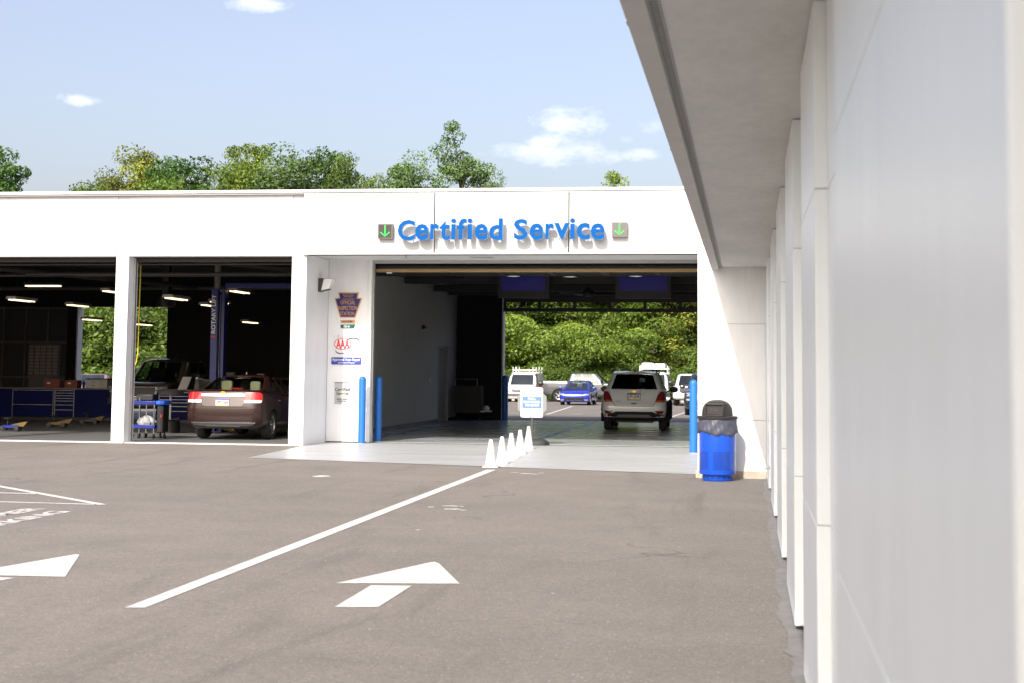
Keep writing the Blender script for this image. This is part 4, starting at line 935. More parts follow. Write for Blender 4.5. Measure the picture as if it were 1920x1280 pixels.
PICK = lambda L=5.9, W=1.0, H=1.93: [
    (.40, .38, W - .10, .06, L - .12, .1, .1, .2, .2, .02, .05), (.50, .46, W - .02, .01, L - .02, .1, .1, .22, .2, .02, .06), (.70, .66, W, .0, L, .1, .1, .22, .2, .02, .07), (.90, .86, W, .0, L, .1, .1, .22, .22, .02, .07),
    (1.08, 1.06, W - .01, .01, L - .02, .1, .1, .22, .24, .02, .08), (1.26, 1.13, W - .02, .015, L - .08, .1, .1, .22, .28, .02, .08), (1.30, 1.17, W - .04, .02, L - .22, .1, .1, .2, .28, .02, .08), (1.25, 1.22, W - .10, 1.75, L - 1.45, .12, .14, .2, .3, .02, .16),
    (1.50, 1.50, W - .16, 1.80, L - 1.78, .12, .16, .18, .28, .03, .16), (H - .12, H - .12, W - .24, 1.90, L - 2.12, .12, .16, .16, .24, .03, .14), (H - .06, H - .06, W - .30, 2.0, L - 2.25, .12, .16, .16, .22, .03, .12), (H - .02, H - .02, W - .45, 2.15, L - 2.4, .1, .14, .14, .2, .02, .08), (H, H, .02, 2.6, L - 2.9, .01, .02, .01, .02, 0, 0)]
def pickup(label, loc, rz, paint, glass=GL_CLEAR, bumperm=CHROME, grm=GRILLE, bed=True, emblem=False):
    sk = Skin(PICK())
    t, sk = vehicle('pickup_truck', label, 'pickup truck', loc, rz, sk, 7, 9, (1.15, 4.85), .40, paint, side_glass=[(2.05, 2.42), (2.47, 2.94)], pillar_q=[(1.0, 2.07), (2.41, 2.48), (2.90, 4.0)], glass=glass, ww=.27,
                    cutbed=(-.86, .86, .10, 1.62, .72, 1.6) if bed else None)
    front_kit(t, sk, 1.0, .98, .92, gw=.60, gh=.16, lw=.26, lh=.10, bump=(.52, .70, bumperm), fog=False, grm=grm)
    mirror_pair(t, .97, 4.05, 1.36, BLACK, 1.6)
    for s_ in (-1, 1):
        part(t, 'tail_light', face_patch(sk, 'rear', [(.85, s_ * .84, s_ * .98), (1.2, s_ * .84, s_ * .96)], .014, .02, 4), LAMPRED)
        part(t, 'running_board', MB().box(s_ * .90, s_ * 1.02, 1.9, 4.2, .40, .46), bumperm, smooth=False)
        for y in (2.05, 3.1): part(t, 'door_gap', face_patch(sk, 'right' if s_ > 0 else 'left', [(.5, y, y + .012), (1.2, y, y + .012)], .003, .0, 1), LINE)
        for y in (2.25, 3.25): part(t, 'door_handle', face_patch(sk, 'right' if s_ > 0 else 'left', [(1.08, y, y + .16), (1.11, y, y + .16)], .03, .0, 1), CHROME)
    seatbacks(t, [(-.7, -.2, 3.0, 1.2, 1.62), (.2, .7, 3.0, 1.2, 1.62)], SEATD)
    return t
SILV = car_paint('silver_metallic', (.10, .105, .11), .3, .3)
t = pickup('silver pickup truck standing side-on behind the blue sedan', (-13.6, 101.6, zg(99) + .03), math.radians(-90), SILV)
mb = MB(); mb.box(-.92, .92, .08, 1.7, 1.262, 1.34); part(t, 'bed_cover', mb, VANW, smooth=False, bevel=.03)
t = pickup('white pickup truck facing the lane to the right of the pale suv', (-3.55, 97.6, zg(96) + .02), math.radians(180 + 1), VANW, bumperm=mat('bumper_white', (.6, .6, .6), .3), grm=mat('grille_dark', (.03, .03, .03), .4))
part(t, 'tow_hook', MB().box(-.42, -.34, 5.88, 5.96, .46, .54), REDP, smooth=False)
part(t, 'hood_scoop', MB().prism(rounded_rect(-.34, .34, 1.19, 1.27, .03, 2), 4.7, 5.2, 'y'), BLACK)
DKS = car_paint('dark_suv_paint', (.012, .014, .02), .25)
sk = Skin(SUV(4.75, .95, 1.76))
t, sk = vehicle('large_suv', 'black suv facing the lane, half hidden by the right-hand bollard', 'car', (-1.62, 66.9, zg(64)), math.radians(180), sk, 8, 11, (1.0, 3.75), .37, DKS, side_glass=[(2.02, 2.3), (2.34, 2.6), (2.64, 2.96)], pillar_q=[(1.0, 2.05), (2.58, 2.66), (2.93, 4.0)], glass=GL_CLEAR)
front_kit(t, sk, .95, .90, .78, gw=.52, gh=.14, lw=.30, lh=.11); mirror_pair(t, .92, 3.3, 1.15, DKS)
REDC = car_paint('red_paint_car', (.35, .03, .012), .3)
sk = Skin(SUV(4.4, .9, 1.62))
t, sk = vehicle('hatchback', 'red hatchback behind the front end of the silver pickup', 'car', (-9.35, 111.5, -.3), math.radians(180), sk, 8, 11, (.9, 3.5), .34, REDC, side_glass=[(2.02, 2.3), (2.34, 2.6), (2.64, 2.96)], pillar_q=[(1.0, 2.05), (2.58, 2.66), (2.93, 4.0)], glass=GL_CLEAR)
front_kit(t, sk, .9, .86, .72, chrome=False)
sk = Skin(SUV(4.4, .9, 1.58))
t, sk = vehicle('hatchback', 'white hatchback glimpsed between the two white trucks on the far lot', 'car', (-6.0, 112.0, -.3), math.radians(180), sk, 8, 11, (.9, 3.5), .34, VANW, side_glass=[(2.02, 2.3), (2.34, 2.6), (2.64, 2.96)], pillar_q=[(1.0, 2.05), (2.58, 2.66), (2.93, 4.0)], glass=GL_CLEAR)
front_kit(t, sk, .9, .86, .72, chrome=False)
# seen through the back door of the workshop
sk = Skin(SEDAN(4.7, .9))
t, sk = vehicle('sedan', 'silver sedan seen through the back door of the workshop', 'car', (-33.6, 74.5, zg(72)), math.radians(180 + 12), sk, 9, 12, (1.0, 3.75), .33, SILV, side_glass=[(2.0, 2.2), (2.24, 2.56), (2.6, 2.98)], glass=GL_CLEAR)
front_kit(t, sk, .9, .66, .48)
sk = Skin(SEDAN(4.7, .9)); PINK = car_paint('mauve_metallic', (.42, .22, .27), .3, .2)
t, sk = vehicle('sedan', 'mauve sedan in front of the silver one outside the back door', 'car', (-29.4, 66.5, zg(64)), math.radians(180 + 14), sk, 9, 12, (1.0, 3.75), .33, PINK, side_glass=[(2.0, 2.2), (2.24, 2.56), (2.6, 2.98)], glass=GL_CLEAR)
front_kit(t, sk, .9, .66, .48)
t = pickup('pale pickup truck in shadow inside the workshop, behind the tool cabinet', (-18.35, 49.85, .012), math.radians(180), car_paint('beige_in_shade', (.10, .095, .085), .35), bed=False)  # pale truck, its paint darkened to carry the shade of the bay

# ------------------------------------------------------------------ lettering and signals on the fascia
FZ = FY - .09
sg = thing('lettering_sign', 'large blue raised letters reading Certified Service on the white fascia', 'sign', (-5.1, FZ, 4.3))
lets = [('C', 213, 338), ('e', 338, 436), ('r', 447, 508), ('t', 514, 590), ('i', 597, 632), ('f', 640, 708), ('i', 715, 751), ('e', 767, 862), ('d', 872, 970),
        ('S', 1050, 1150), ('e', 1163, 1262), ('r', 1277, 1338), ('v', 1340, 1450), ('i', 1454, 1490), ('c', 1503, 1596), ('e', 1603, 1704)]
hts = {'C': (88, 236), 'S': (83, 232), 'd': (78, 233), 'f': (80, 230), 'i': (78, 228), 't': (97, 233), 'e': (115, 234), 'r': (115, 228), 'v': (112, 226), 'c': (112, 232)}
for ch, a, b in lets:
    dy = -3.5 * ((a - 213) / 1490)
    top, bot = hts[ch]
    if ch in 'e' and a < 1000: top += 2
    p0 = atY(690 + a / 3.84, 390 + (bot + dy) / 3.84, FZ - .25); p1 = atY(690 + b / 3.84, 390 + (top + dy) / 3.84, FZ - .25)
    m_ = text_mb(ch, p0.x, p1.x, p0.z, p1.z, FZ - .25, .11, bold=.024)
    o = obj('letter', m_, [SIGNBLUE, LETSIDE], sg)
    xm, zm = (p0.x + p1.x) / 2, (p0.z + p1.z) / 2
    st = MB()
    for sx in (-.25, .25): st.tube([(xm + sx * (p1.x - p0.x), FZ - .14, p0.z + .03), (xm + sx * (p1.x - p0.x), FZ + .0, p0.z + .03)], .008, 5)
    obj('stand_off', st, GALV, o)
for lab, px0, py0, px1, py1, face in [('green arrow lane signal box left of the blue letters', 708, 420, 736, 448, (.03, .035, .03)), ('green arrow lane signal box right of the blue letters', 1147, 417, 1176, 445, (.13, .13, .12))]:
    a = atY(px0, py1, FZ - .12); b = atY(px1, py0, FZ - .12)
    t = thing('lane_signal', lab, 'signal', ((a.x + b.x) / 2, FZ - .06, a.z), group='green arrow signals on the fascia')
    mb = MB(); mb.box(a.x, b.x, FZ - .12, FZ - .002, a.z, b.z); obj('housing', mb, mat('signal_housing', (.22, .17, .15), .5), t, bevel=.006)
    mb = MB(); mb.box(a.x + .018, b.x - .018, FZ - .125, FZ - .119, a.z + .018, b.z - .018); obj('face', mb, mat('signal_face_' + str(px0), face, .6, var=.3, vscale=60), t)
    xm = (a.x + b.x) / 2; w, h = b.x - a.x, b.z - a.z; mb = MB()
    dots = [(xm, a.z + h * (.17 + .70 * k / 11)) for k in range(12)] + [(xm + s_ * w * .28 * k / 5, a.z + h * (.17 + .24 * k / 5)) for s_ in (-1, 1) for k in range(1, 6)]
    for (x, z) in dots: mb.box(x - .011, x + .011, FZ - .131, FZ - .124, z - .009, z + .009)
    obj('led_arrow', mb, LED, t)

# ------------------------------------------------------------------ signs on the recess wall
RY = 33.1
def rp(x, y, d=0.): p = atY(x, y, RY - d); return p.x, p.z
t = thing('keystone_sign', 'navy keystone sign with orange letters on the recess wall', 'sign', (-8.87, RY, 2.7))
def poly_sign(t, pts, y0, y1, m, name): mb = MB(); mb.prism([rp(*p) for p in pts], RY - y0, RY - y1, 'y'); return obj(name, mb, m, t)
kst = [(635, 549), (673, 549), (671, 559), (679, 560), (666, 596), (638, 596), (628, 560), (637, 559)]
kin = [(637, 551), (671, 551), (669, 560.5), (676.5, 561.5), (665, 594.5), (639.5, 594.5), (630.3, 561.5), (638.7, 560.5)]
poly_sign(t, kst, .025, .0, ORANGEP, 'sign_border'); poly_sign(t, kin, .03, .02, NAVY, 'sign_face')
for tx, x0, y0, x1, y1 in [('OFFICIAL', 639, 564, 667, 571.5), ('INSPECTION', 635, 574.5, 670, 582), ('STATION', 638.5, 585, 665, 592), ('PENNSYLVANIA', 643, 553, 664, 555), ('DEPARTMENT', 645, 556, 662, 558), ('OF TRANSPORTATION', 642.5, 560.6, 664.5, 562.4)]:
    a = rp(x0, y1); b = rp(x1, y0); obj('lettering', text_mb(tx, a[0], b[0], a[1], b[1], RY - .034, .006, bold=.0), [ORANGEP, ORANGEP], t)
for lab, pts, m_, tx, tm, bx in [('small orange and navy plate hung below the keystone sign', [(638.5, 601), (666, 600.5), (664.5, 606), (639.5, 606)], ORANGEP, 'NO COM', NAVY, (642, 602, 660, 605.2)), ('small dark green plate, lowest of the keystone group', [(638.5, 609.5), (665.5, 609), (664, 616), (639.5, 616)], GREENP, 'CD III', PAPER, (645, 610.8, 656, 614.6))]:
    c = rp(652, 605); q = thing('small_plate', lab, 'sign', (c[0], RY, c[1])); poly_sign(q, pts, .02, .0, m_, 'plate')
    a = rp(bx[0], bx[3]); b = rp(bx[2], bx[1]); obj('lettering', text_mb(tx, a[0], b[0], a[1], b[1], RY - .024, .005, bold=.02), [tm, tm], q)
t = thing('oval_logo_sign', 'clear sign with red oval of triple A letters and a blue swoosh', 'sign', (-8.87, RY, 2.0))
def ell(cx, cy, rx, ry, n=28): return [(cx + rx * math.cos(2 * math.pi * k / n), cy + ry * math.sin(2 * math.pi * k / n)) for k in range(n)]
poly_sign(t, [(625, 629), (679, 629), (679, 665), (625, 665)], .006, .0, mat('clear_backing', (.74, .75, .75), .3), 'backing')
# blue orbit behind the oval
def swoosh(a0, a1, w0):
    O = []; I = []
    for k in range(15):
        a = a0 + (a1 - a0) * k / 14; w = w0 * math.sin(math.pi * min(1, (k + 1.5) / 15.5)) + .15; cx, cy = 651.5, 648; rx, ry = 23.5, 10.5; an = math.radians(-24)
        for lst, e in ((O, w), (I, -w)):
            u, v = (rx + e) * math.cos(a), (ry + e) * math.sin(a); lst.append((cx + u * math.cos(an) - v * math.sin(an), cy + u * math.sin(an) + v * math.cos(an)))
    return O + I[::-1]
poly_sign(t, swoosh(math.radians(-100), math.radians(40), .9), .012, .006, NAVY, 'swoosh')
poly_sign(t, swoosh(math.radians(110), math.radians(195), .9), .012, .006, NAVY, 'swoosh')
poly_sign(t, ell(643, 644.5, 16, 10.2), .018, .006, REDPR, 'oval'); poly_sign(t, ell(643, 644.5, 14.6, 9.0), .020, .012, PAPER, 'oval_field')
for k in range(3):
    x = 630.5 + 8.0 * k; a = rp(x, 652.5); b = rp(x + 9.5, 636.5); obj('letter', text_mb('A', a[0], b[0], a[1], b[1], RY - .026, .006, bold=.03), [REDPR, REDPR], t)
for x in (635, 668):
    p = rp(x, 630); mb = MB(); mb.tube([(p[0], RY - .02, p[1] + .02), (p[0], RY - .02, p[1] - .03)], .008, 6); obj('hanger', mb, GALV, t)
t = thing('blue_plate_sign', 'blue plate with white repair lettering below the oval sign', 'sign', (-8.87, RY, 1.73))
mb = MB(); a = rp(621.5, 682); b = rp(677.5, 669); mb.prism(rounded_rect(a[0], b[0], a[1], b[1], .02, 3), RY - .02, RY, 'y'); obj('plate', mb, mat('sign_mid_blue', (.035, .06, .36), .5), t)
for tx, x0, y0, x1, y1 in [('Approved Auto Repair', 623, 670.5, 676, 677), ('AAA.com/Repair', 634, 677.5, 666, 681)]:
    a = rp(x0, y1); b = rp(x1, y0); obj('lettering', text_mb(tx, a[0], b[0], a[1], b[1], RY - .024, .005, bold=.012), [PAPER, PAPER], t)
t = thing('key_drop_box', 'grey key drop plate reading Certified Service set in the recess wall', 'key drop', (-8.93, RY, .79))
poly_sign(t, [(622.5, 712), (662.5, 712), (661.5, 762.5), (622.5, 762)], .012, .0, WHITE, 'frame'); poly_sign(t, [(627.5, 716.5), (658, 716.5), (657, 757), (627, 756.5)], .016, .008, GREYP, 'plate')
mb = MB(); a = rp(627.5, 716.8); b = rp(658, 716.2); mb.box(a[0], b[0], RY - .02, RY - .01, a[1], b[1] + .004); obj('slot_edge', mb, STEEL, t)
poly_sign(t, [(637, 729), (648, 729), (648, 741), (650, 741), (643, 748), (636, 741), (638, 741)], .0175, .012, mat('cream_print', (.62, .60, .48), .6), 'emblem_print')
for tx, x0, y0, x1, y1 in [('Certified', 628.5, 726, 656.5, 732), ('Service', 631, 733.5, 653.5, 739), ('After Hours', 631.5, 745.5, 652, 748.5), ('Key Drop', 633.5, 749.5, 649, 753)]:
    a = rp(x0, y1); b = rp(x1, y0); obj('lettering', text_mb(tx, a[0], b[0], a[1], b[1], RY - .021, .005, bold=.008), [STEEL, STEEL], t)
# wall lamp on the side of the column
t = thing('wall_lamp', 'dark wedge wall lamp with white lens on the recess side wall', 'lamp', (-9.33, 32.35, 3.45))
mb = MB(); mb.prism([(-9.334, 3.60), (-9.02, 3.60), (-9.10, 3.36), (-9.334, 3.30)], 32.25, 32.50, 'y'); obj('housing', mb, mat('lamp_bronze', (.045, .04, .04), .5), t, bevel=.006)
mb = MB(); mb.prism([(-9.20, 3.59), (-9.01, 3.59), (-9.09, 3.37), (-9.26, 3.33)], 32.235, 32.25, 'y'); obj('lens', mb, mat('lamp_lens_white', (.75, .75, .74), .25), t, bevel=.004)
mb = MB(); mb.prism([(-9.018, 3.59), (-9.012, 3.59), (-9.092, 3.37), (-9.098, 3.37)], 32.25, 32.49, 'y'); obj('side_lens', mb, mat('lamp_lens_white', (.75, .75, .74), .25), t)

# ------------------------------------------------------------------ bollards
def bollard(lab, x, y, h=1.485, r=.078):
    t = thing('bollard', lab, 'bollard', (x, y, 0), group='blue steel bollards of the lane')
    mb = MB(); mb.lathe([(r, .004), (r, h - r)] + [(r * math.cos(a), h - r + r * math.sin(a)) for a in np.linspace(.2, math.pi / 2 - .001, 7)] + [(0, h)], (0, 0, 0), 28); obj('post', mb, BLUEP, t, smooth=True, world=False)
    mb = MB(); mb.lathe([(r + .012, .002), (r + .012, .012), (r, .016)], (0, 0, 0), 24); obj('base_ring', mb, CONC, t, world=False)
bollard('bright blue bollard standing in front of the white recess wall', -8.42, 32.75); bollard('darker blue bollard just inside the lane beside the door jamb', -8.30, 33.75)
bollard('bright blue bollard beside the blue bin at the right of the lane', -1.083, 30.95); bollard('shaded blue bollard at the far left end of the lane', -7.92, 49.6, 1.5, .1)

# ------------------------------------------------------------------ trash can
TX, TY = -.452, 23.22
t = thing('trash_can', 'blue perforated trash can with black dome lid against the end wall', 'trash can', (TX, TY, 0))
def can_mat():
    m = bpy.data.materials.new('can_blue'); m.use_nodes = True; nt = m.node_tree; N = nt.nodes; L = nt.links; p = N['Principled BSDF']; p.inputs['Roughness'].default_value = .3; p.inputs['Coat Weight'].default_value = .6
    tc = N.new('ShaderNodeTexCoord'); sx = N.new('ShaderNodeSeparateXYZ'); L.new(tc.outputs['Object'], sx.inputs[0])
    def M(op, a, b=None):
        q = N.new('ShaderNodeMath'); q.operation = op
        for i, v in enumerate((a, b)):
            if v is None: continue
            if isinstance(v, (int, float)): q.inputs[i].default_value = v
            else: L.new(v, q.inputs[i])
        return q.outputs[0]
    ang = M('ARCTAN2', sx.outputs[1], sx.outputs[0]); u = M('MULTIPLY', ang, 72 / (2 * math.pi)); v = M('MULTIPLY', sx.outputs[2], 1 / .021)
    row = M('MULTIPLY', M('MODULO', M('FLOOR', v), 2.0), .5)
    du = M('SUBTRACT', M('FRACT', M('ADD', M('ADD', u, 200), row)), .5); dv = M('SUBTRACT', M('FRACT', v), .5)
    hole = M('LESS_THAN', M('ADD', M('POWER', du, 2), M('POWER', dv, 2)), .11)
    zm = M('MULTIPLY', M('GREATER_THAN', sx.outputs[2], .17), M('LESS_THAN', sx.outputs[2], .445))
    pan = M('GREATER_THAN', M('FRACT', M('ADD', M('MULTIPLY', ang, 5 / (2 * math.pi)), 10.64)), .22)
    mask = M('MULTIPLY', hole, M('MULTIPLY', zm, pan))
    mx = N.new('ShaderNodeMix'); mx.data_type = 'RGBA'; L.new(mask, mx.inputs['Factor']); mx.inputs['A'].default_value = (.003, .075, .55, 1); mx.inputs['B'].default_value = (.002, .01, .10, 1); L.new(mx.outputs['Result'], p.inputs['Base Color'])
    b = N.new('ShaderNodeBump'); b.invert = True; b.inputs['Strength'].default_value = .6; b.inputs['Distance'].default_value = .004; L.new(mask, b.inputs['Height']); L.new(b.outputs[0], p.inputs['Normal'])
    return m
CAN = can_mat()
mb = MB(); mb.lathe([(.255, .115), (.268, .10), (.274, .12), (.274, .80), (.262, .80), (.257, .14)], (0, 0, 0), 48, cap=True); obj('body', mb, CAN, t, smooth=True, world=False)
mb = MB(); mb.lathe([(.222, .004), (.226, .012), (.226, .105), (.215, .105)], (0, 0, 0), 48); bs = obj('base', mb, mat('can_base_blue', (.003, .065, .48), .35), t, smooth=True, world=False)
for k in range(16):
    a = 2 * math.pi * k / 16 + .1; c, s_ = math.cos(a), math.sin(a); mb = MB(); vs = []
    for rr in (.224, .2275):
        for e in (-.022, .022):
            for z in (.048, .062): vs.append((rr * c - e * s_, rr * s_ + e * c, z))
    mb.add(vs, [(0, 1, 3, 2), (4, 6, 7, 5), (0, 4, 5, 1), (2, 3, 7, 6), (0, 2, 6, 4), (1, 5, 7, 3)]); obj('slot', mb, LINE, bs, world=False)
rb = random.Random(11); ph = [rb.uniform(0, 6.3) for _ in range(12)]
def bagmod(r, z, a):
    f = (z - .70) / .24
    return r + .006 * math.sin(23 * a + ph[0] + 5 * f) * (1.1 - f) + .008 * math.sin(9 * a + ph[1] - 9 * f) * (1 - .6 * f) + .004 * math.sin(41 * a + ph[2] + 11 * f)
bag = [(.28, .700), (.294, .715), (.299, .74), (.297, .78), (.293, .82), (.290, .86), (.288, .90), (.284, .935)]
mb = MB(); mb.lathe(bag, (0, 0, 0), 160, cap=False, mod=bagmod); mb.v = [(v[0], v[1], v[2] + (.026 * math.sin(2 * math.atan2(v[1], v[0]) + .6) + .014 * math.sin(5 * math.atan2(v[1], v[0]) + 1.1) + .006 * math.sin(13 * math.atan2(v[1], v[0]))) * max(0, 1 - (v[2] - .70) / .16)) for v in mb.v]
obj('bin_bag', mb, mat('bag_grey', (.075, .08, .11), .28, var=.2, vscale=9, spec=.6), t, smooth=True, world=False, ang=70)
LID = mat('lid_brown_black', (.028, .025, .024), .45, var=.1, vscale=10)
mb = MB(); mb.lathe([(.27, .925), (.302, .922), (.307, .93), (.307, .962), (.298, .968), (.235, .972), (.232, .99), (.230, 1.03)] + [(.230 * math.cos(a) ** .8, 1.03 + .185 * math.sin(a)) for a in np.linspace(.15, math.pi / 2 - .01, 9)] + [(0, 1.215)], (0, 0, 0), 48, cap=True)
lid = obj('dome_lid', mb, LID, t, smooth=True, world=False)
# hooded opening with push flap, turned towards the camera's left
ha = math.radians(-100); hc, hs = math.cos(ha), math.sin(ha)
def hood(u, v, z): return (u * -hs * -1 * -1 + v * hc, u * hc + v * hs, z)
def hbox(u0, u1, v0, v1, z0, z1):
    m_ = MB(); m_.box(u0, u1, v0, v1, z0, z1); m_.v = [(-hs * v[0] + hc * v[1], hc * v[0] + hs * v[1], v[2]) for v in m_.v]; return m_
m_ = hbox(-.145, .145, -.02, .262, .972, .995); m_.v += []; parts_h = [hbox(-.145, .145, -.02, .262, .972, .992), hbox(-.145, -.123, -.02, .262, .992, 1.135), hbox(.123, .145, -.02, .262, .992, 1.135), hbox(-.145, .145, -.02, .262, 1.135, 1.158)]
allh = MB()
for q in parts_h: allh.add(q.v, q.f)
obj('hood_frame', allh, LID, lid, bevel=.006, world=False)
fl = obj('push_flap', hbox(-.122, .122, .22, .236, .993, 1.134), mat('flap', (.022, .020, .02), .5), lid, bevel=.004, world=False)
tm_ = text_mb('PUSH', .055, -.055, 1.045, 1.085, 0, -.004, bold=.01); tm_.v = [(-hs * -v[0] + hc * (.240 + v[1]), hc * -v[0] + hs * (.240 + v[1]), v[2]) for v in tm_.v]
tm_ = text_mb('PUSH', -.055, .055, 1.045, 1.085, 0, .004, bold=.01); tm_.v = [(-hs * v[0] + hc * (.240 - v[1]), hc * v[0] + hs * (.240 - v[1]), v[2]) for v in tm_.v]
obj('flap_lettering', tm_, [mat('emboss', (.06, .06, .06), .4)] * 2, fl, world=False)

# ------------------------------------------------------------------ cones and sign stand
names = ['white traffic cone nearest the camera, first of the row of five', 'second white traffic cone from the camera in the row', 'middle white traffic cone of the row of five', 'fourth white traffic cone from the camera in the row', 'white traffic cone farthest back, beside the sign stand']
cone_me = None
for i, (x, y, top) in enumerate([(920, 876, 826), (941, 868, 819), (958.5, 858.5, 810), (975, 850, 803), (991, 840.5, 795)]):
    g = gnd(x, y)
    t = thing('traffic_cone', names[i], 'traffic cone', (g.x, g.y, .008), rz=[.12, -.08, .2, .05, -.15][i], group='row of white traffic cones')
    if cone_me is None:
        mb = MB(); mb.lathe([(.108, .018), (.098, .03), (.032, .455), (.028, .462), (.022, .462), (.022, .44)], (0, 0, 0), 28, cap=False); cm_ = mb.mesh('cone_body'); fixn(cm_); cm_.shade_smooth(); cm_.set_sharp_from_angle(angle=.6); cm_.materials.append(WPLAST)
        mb = MB(); mb.prism(rounded_rect(-.135, .135, -.135, .135, .04, 3), 0, .022, 'z'); bm_ = mb.mesh('cone_base'); fixn(bm_); bm_.materials.append(WPLAST)
        cone_me = (cm_, bm_)
    for nme, me in zip(('cone_body', 'cone_base'), cone_me): o = bpy.data.objects.new(nme, me); col.objects.link(o); o.parent = t
SX, SY = -4.70, 33.25
t = thing('sign_stand', 'white sign on a black post with domed base reading pull forward to open', 'sign', (SX, SY, .01))
mb = MB(); mb.lathe([(0.27, .0)] + [(.27 * math.cos(a) ** .7, .01 + .13 * math.sin(a)) for a in np.linspace(.05, 1.5, 9)] + [(0, .14)], (.12, 0, 0), 24); mb.v = [(v[0], v[1] * .8, v[2]) for v in mb.v]; b_ = obj('base', mb, mat('base_rubber', (.035, .035, .035), .7), t, smooth=True, world=False)
for x in (-.09, .29):
    mb = MB(); mb.box(x - .03, x + .03, -.24, -.12, .0, .07); obj('base_notch', mb, BLACK, b_, world=False)
mb = MB(); mb.box(-.024, .024, -.024, .024, .02, .72); obj('post', mb, mat('post_dark', (.045, .04, .035), .5), t, world=False)
mb = MB(); mb.prism(rounded_rect(-.255, .245, .60, 1.262, .045, 5), -.045, -.025, 'y'); pn = obj('panel', mb, mat('sign_panel_white', (.60, .60, .61), .5), t, world=False)
mb = MB(); mb.prism([(-.32, .78), (-.25, .70), (.25, .70), (.32, .78), (.32, 1.06), (.25, 1.13), (-.25, 1.13), (-.32, 1.06)], -.024, -.012, 'y'); obj('backing_board', mb, mat('backing_grey', (.21, .22, .22), .6), t, world=False)
mb = MB(); mb.box(-.215, .215, -.049, -.044, .805, 1.055); obj('blue_band', mb, SKYBL, pn, world=False)
for tx, a, b, z0, z1 in [('PULL', -.085, .085, .985, 1.035), ('FORWARD', -.185, .18, .915, .965), ('TO OPEN', -.155, .155, .845, .895)]:
    obj('lettering', text_mb(tx, a, b, z0, z1, -.054, .006, bold=.03), [PAPER, PAPER], pn, world=False)
WAVEM = [mat('wave_grey', (.22, .25, .30), .6), mat('wave_pale', (.36, .40, .45), .6), mat('wave_dark', (.06, .07, .09), .6)]
for zi, (z0, x0, x1) in enumerate([(1.215, -.22, .21), (1.15, -.22, .21), (1.09, -.21, .22), (.755, -.22, .2), (.70, -.22, .21), (.645, -.16, .21)]):
    for k_, (dz, w_, mi_) in enumerate(((0, .006, 2 if zi % 2 == 0 else 0), (-.018, .012, 1))):
        pts = []
        for i in range(41):
            x = x0 + (x1 - x0) * i / 40; u = ((x + .3 + .07 * zi) / .16); s_ = u - math.floor(u); st = s_ * s_ * (3 - 2 * s_)
            pts.append((x, z0 + dz + .045 * (st + 0 * math.floor(u)) * (1 if math.floor(u) % 2 == 0 else -1) + (.0 if math.floor(u) % 2 == 0 else .045) - .02))
        mb = MB(); n = len(pts); mb.add([(p[0], -.0465, p[1] - w_ / 2) for p in pts] + [(p[0], -.0465, p[1] + w_ / 2) for p in pts], [(i, i + 1, n + i + 1, n + i) for i in range(n - 1)]); obj('wave_print', mb, WAVEM[mi_], pn, world=False)

# ------------------------------------------------------------------ lane interior: lamps, screens, fan
for lab, x, y in [('left one of the two high-bay lamps before the left screen', 963, 515), ('right one of the two high-bay lamps before the left screen', 978, 511), ('single high-bay lamp above the ceiling fan', 1069, 516), ('left one of the two high-bay lamps before the right screen', 1192, 515), ('right one of the two high-bay lamps before the right screen', 1203, 511)]:
    p = atY(x, y + 4, 38.2 if y > 512 else 40)
    t = thing('high_bay_lamp', lab, 'lamp', (p.x, p.y, p.z), group='high-bay lamps over the lane')
    mb = MB(); mb.lathe([(.20, 0), (.19, .03), (.15, .12), (.08, .18), (.05, .26), (0, .26)], (0, 0, 0), 24, cap=False); obj('shade', mb, mat('lamp_alu', (.22, .23, .22), .35, metal=.7), t, smooth=True, world=False)
    mb = MB(); mb.lathe([(0, .012), (.185, .012), (.185, .02), (0, .02)], (0, 0, 0), 24, cap=False); obj('diffuser', mb, LAMPW, t, world=False)
    mb = MB(); mb.tube([(0, 0, .26), (0, 0, 4.65 - p.z)], .01, 5); obj('hanging_rod', mb, STEEL, t, world=False)
for lab, x0, x1 in [('blue lit screen hanging on the left above the lane', -6.74, -5.40), ('blue lit screen hanging on the right above the lane', -3.50, -2.09)]:
    t = thing('hanging_screen', lab, 'screen', ((x0 + x1) / 2, 41, 3.6), group='blue screens above the lane')
    mb = MB(); mb.box(x0 - .04, x1 + .04, 41, 41.12, 3.60, 4.30); obj('casing', mb, BLACK, t)
    mb = MB(); mb.box(x0 + .06, x1 - .06, 40.99, 41.0, 3.80, 4.26); obj('display', mb, SCREEN, t)
    for x in (x0 + .3, x1 - .3):
        mb = MB(); mb.tube([(x, 41.06, 4.3), (x, 41.06, 4.65)], .02, 6); obj('bracket', mb, STEEL, t)
t = thing('ceiling_fan', 'dark ceiling fan with four blades over the lane', 'fan', (-4.45, 42.6, 4.6))
mb = MB(); mb.lathe([(0, 3.72), (.14, 3.74), (.17, 3.82), (.12, 3.92), (.03, 3.96), (.03, 4.62), (0, 4.62)], (-4.45, 42.6, 0), 20, cap=False); obj('motor', mb, STEEL, t, smooth=True)
for k in range(4):
    a = .5 + k * math.pi / 2; c, s_ = math.cos(a), math.sin(a); mb = MB(); vs = []
    for r_, w_ in ((.15, .06), (.85, .10)):
        for e in (-1, 1):
            for z in (3.80, 3.82): vs.append((-4.45 + r_ * c - e * w_ * s_, 42.6 + r_ * s_ + e * w_ * c, z + e * .02))
    mb.add(vs, [(0, 1, 3, 2), (4, 6, 7, 5), (0, 4, 5, 1), (2, 3, 7, 6), (0, 2, 6, 4), (1, 5, 7, 3)]); obj('blade', mb, STEEL, t)
t = thing('camera_dome', 'small security camera on the grey lane wall', 'camera', (-9.65, 44.6, 2.9))
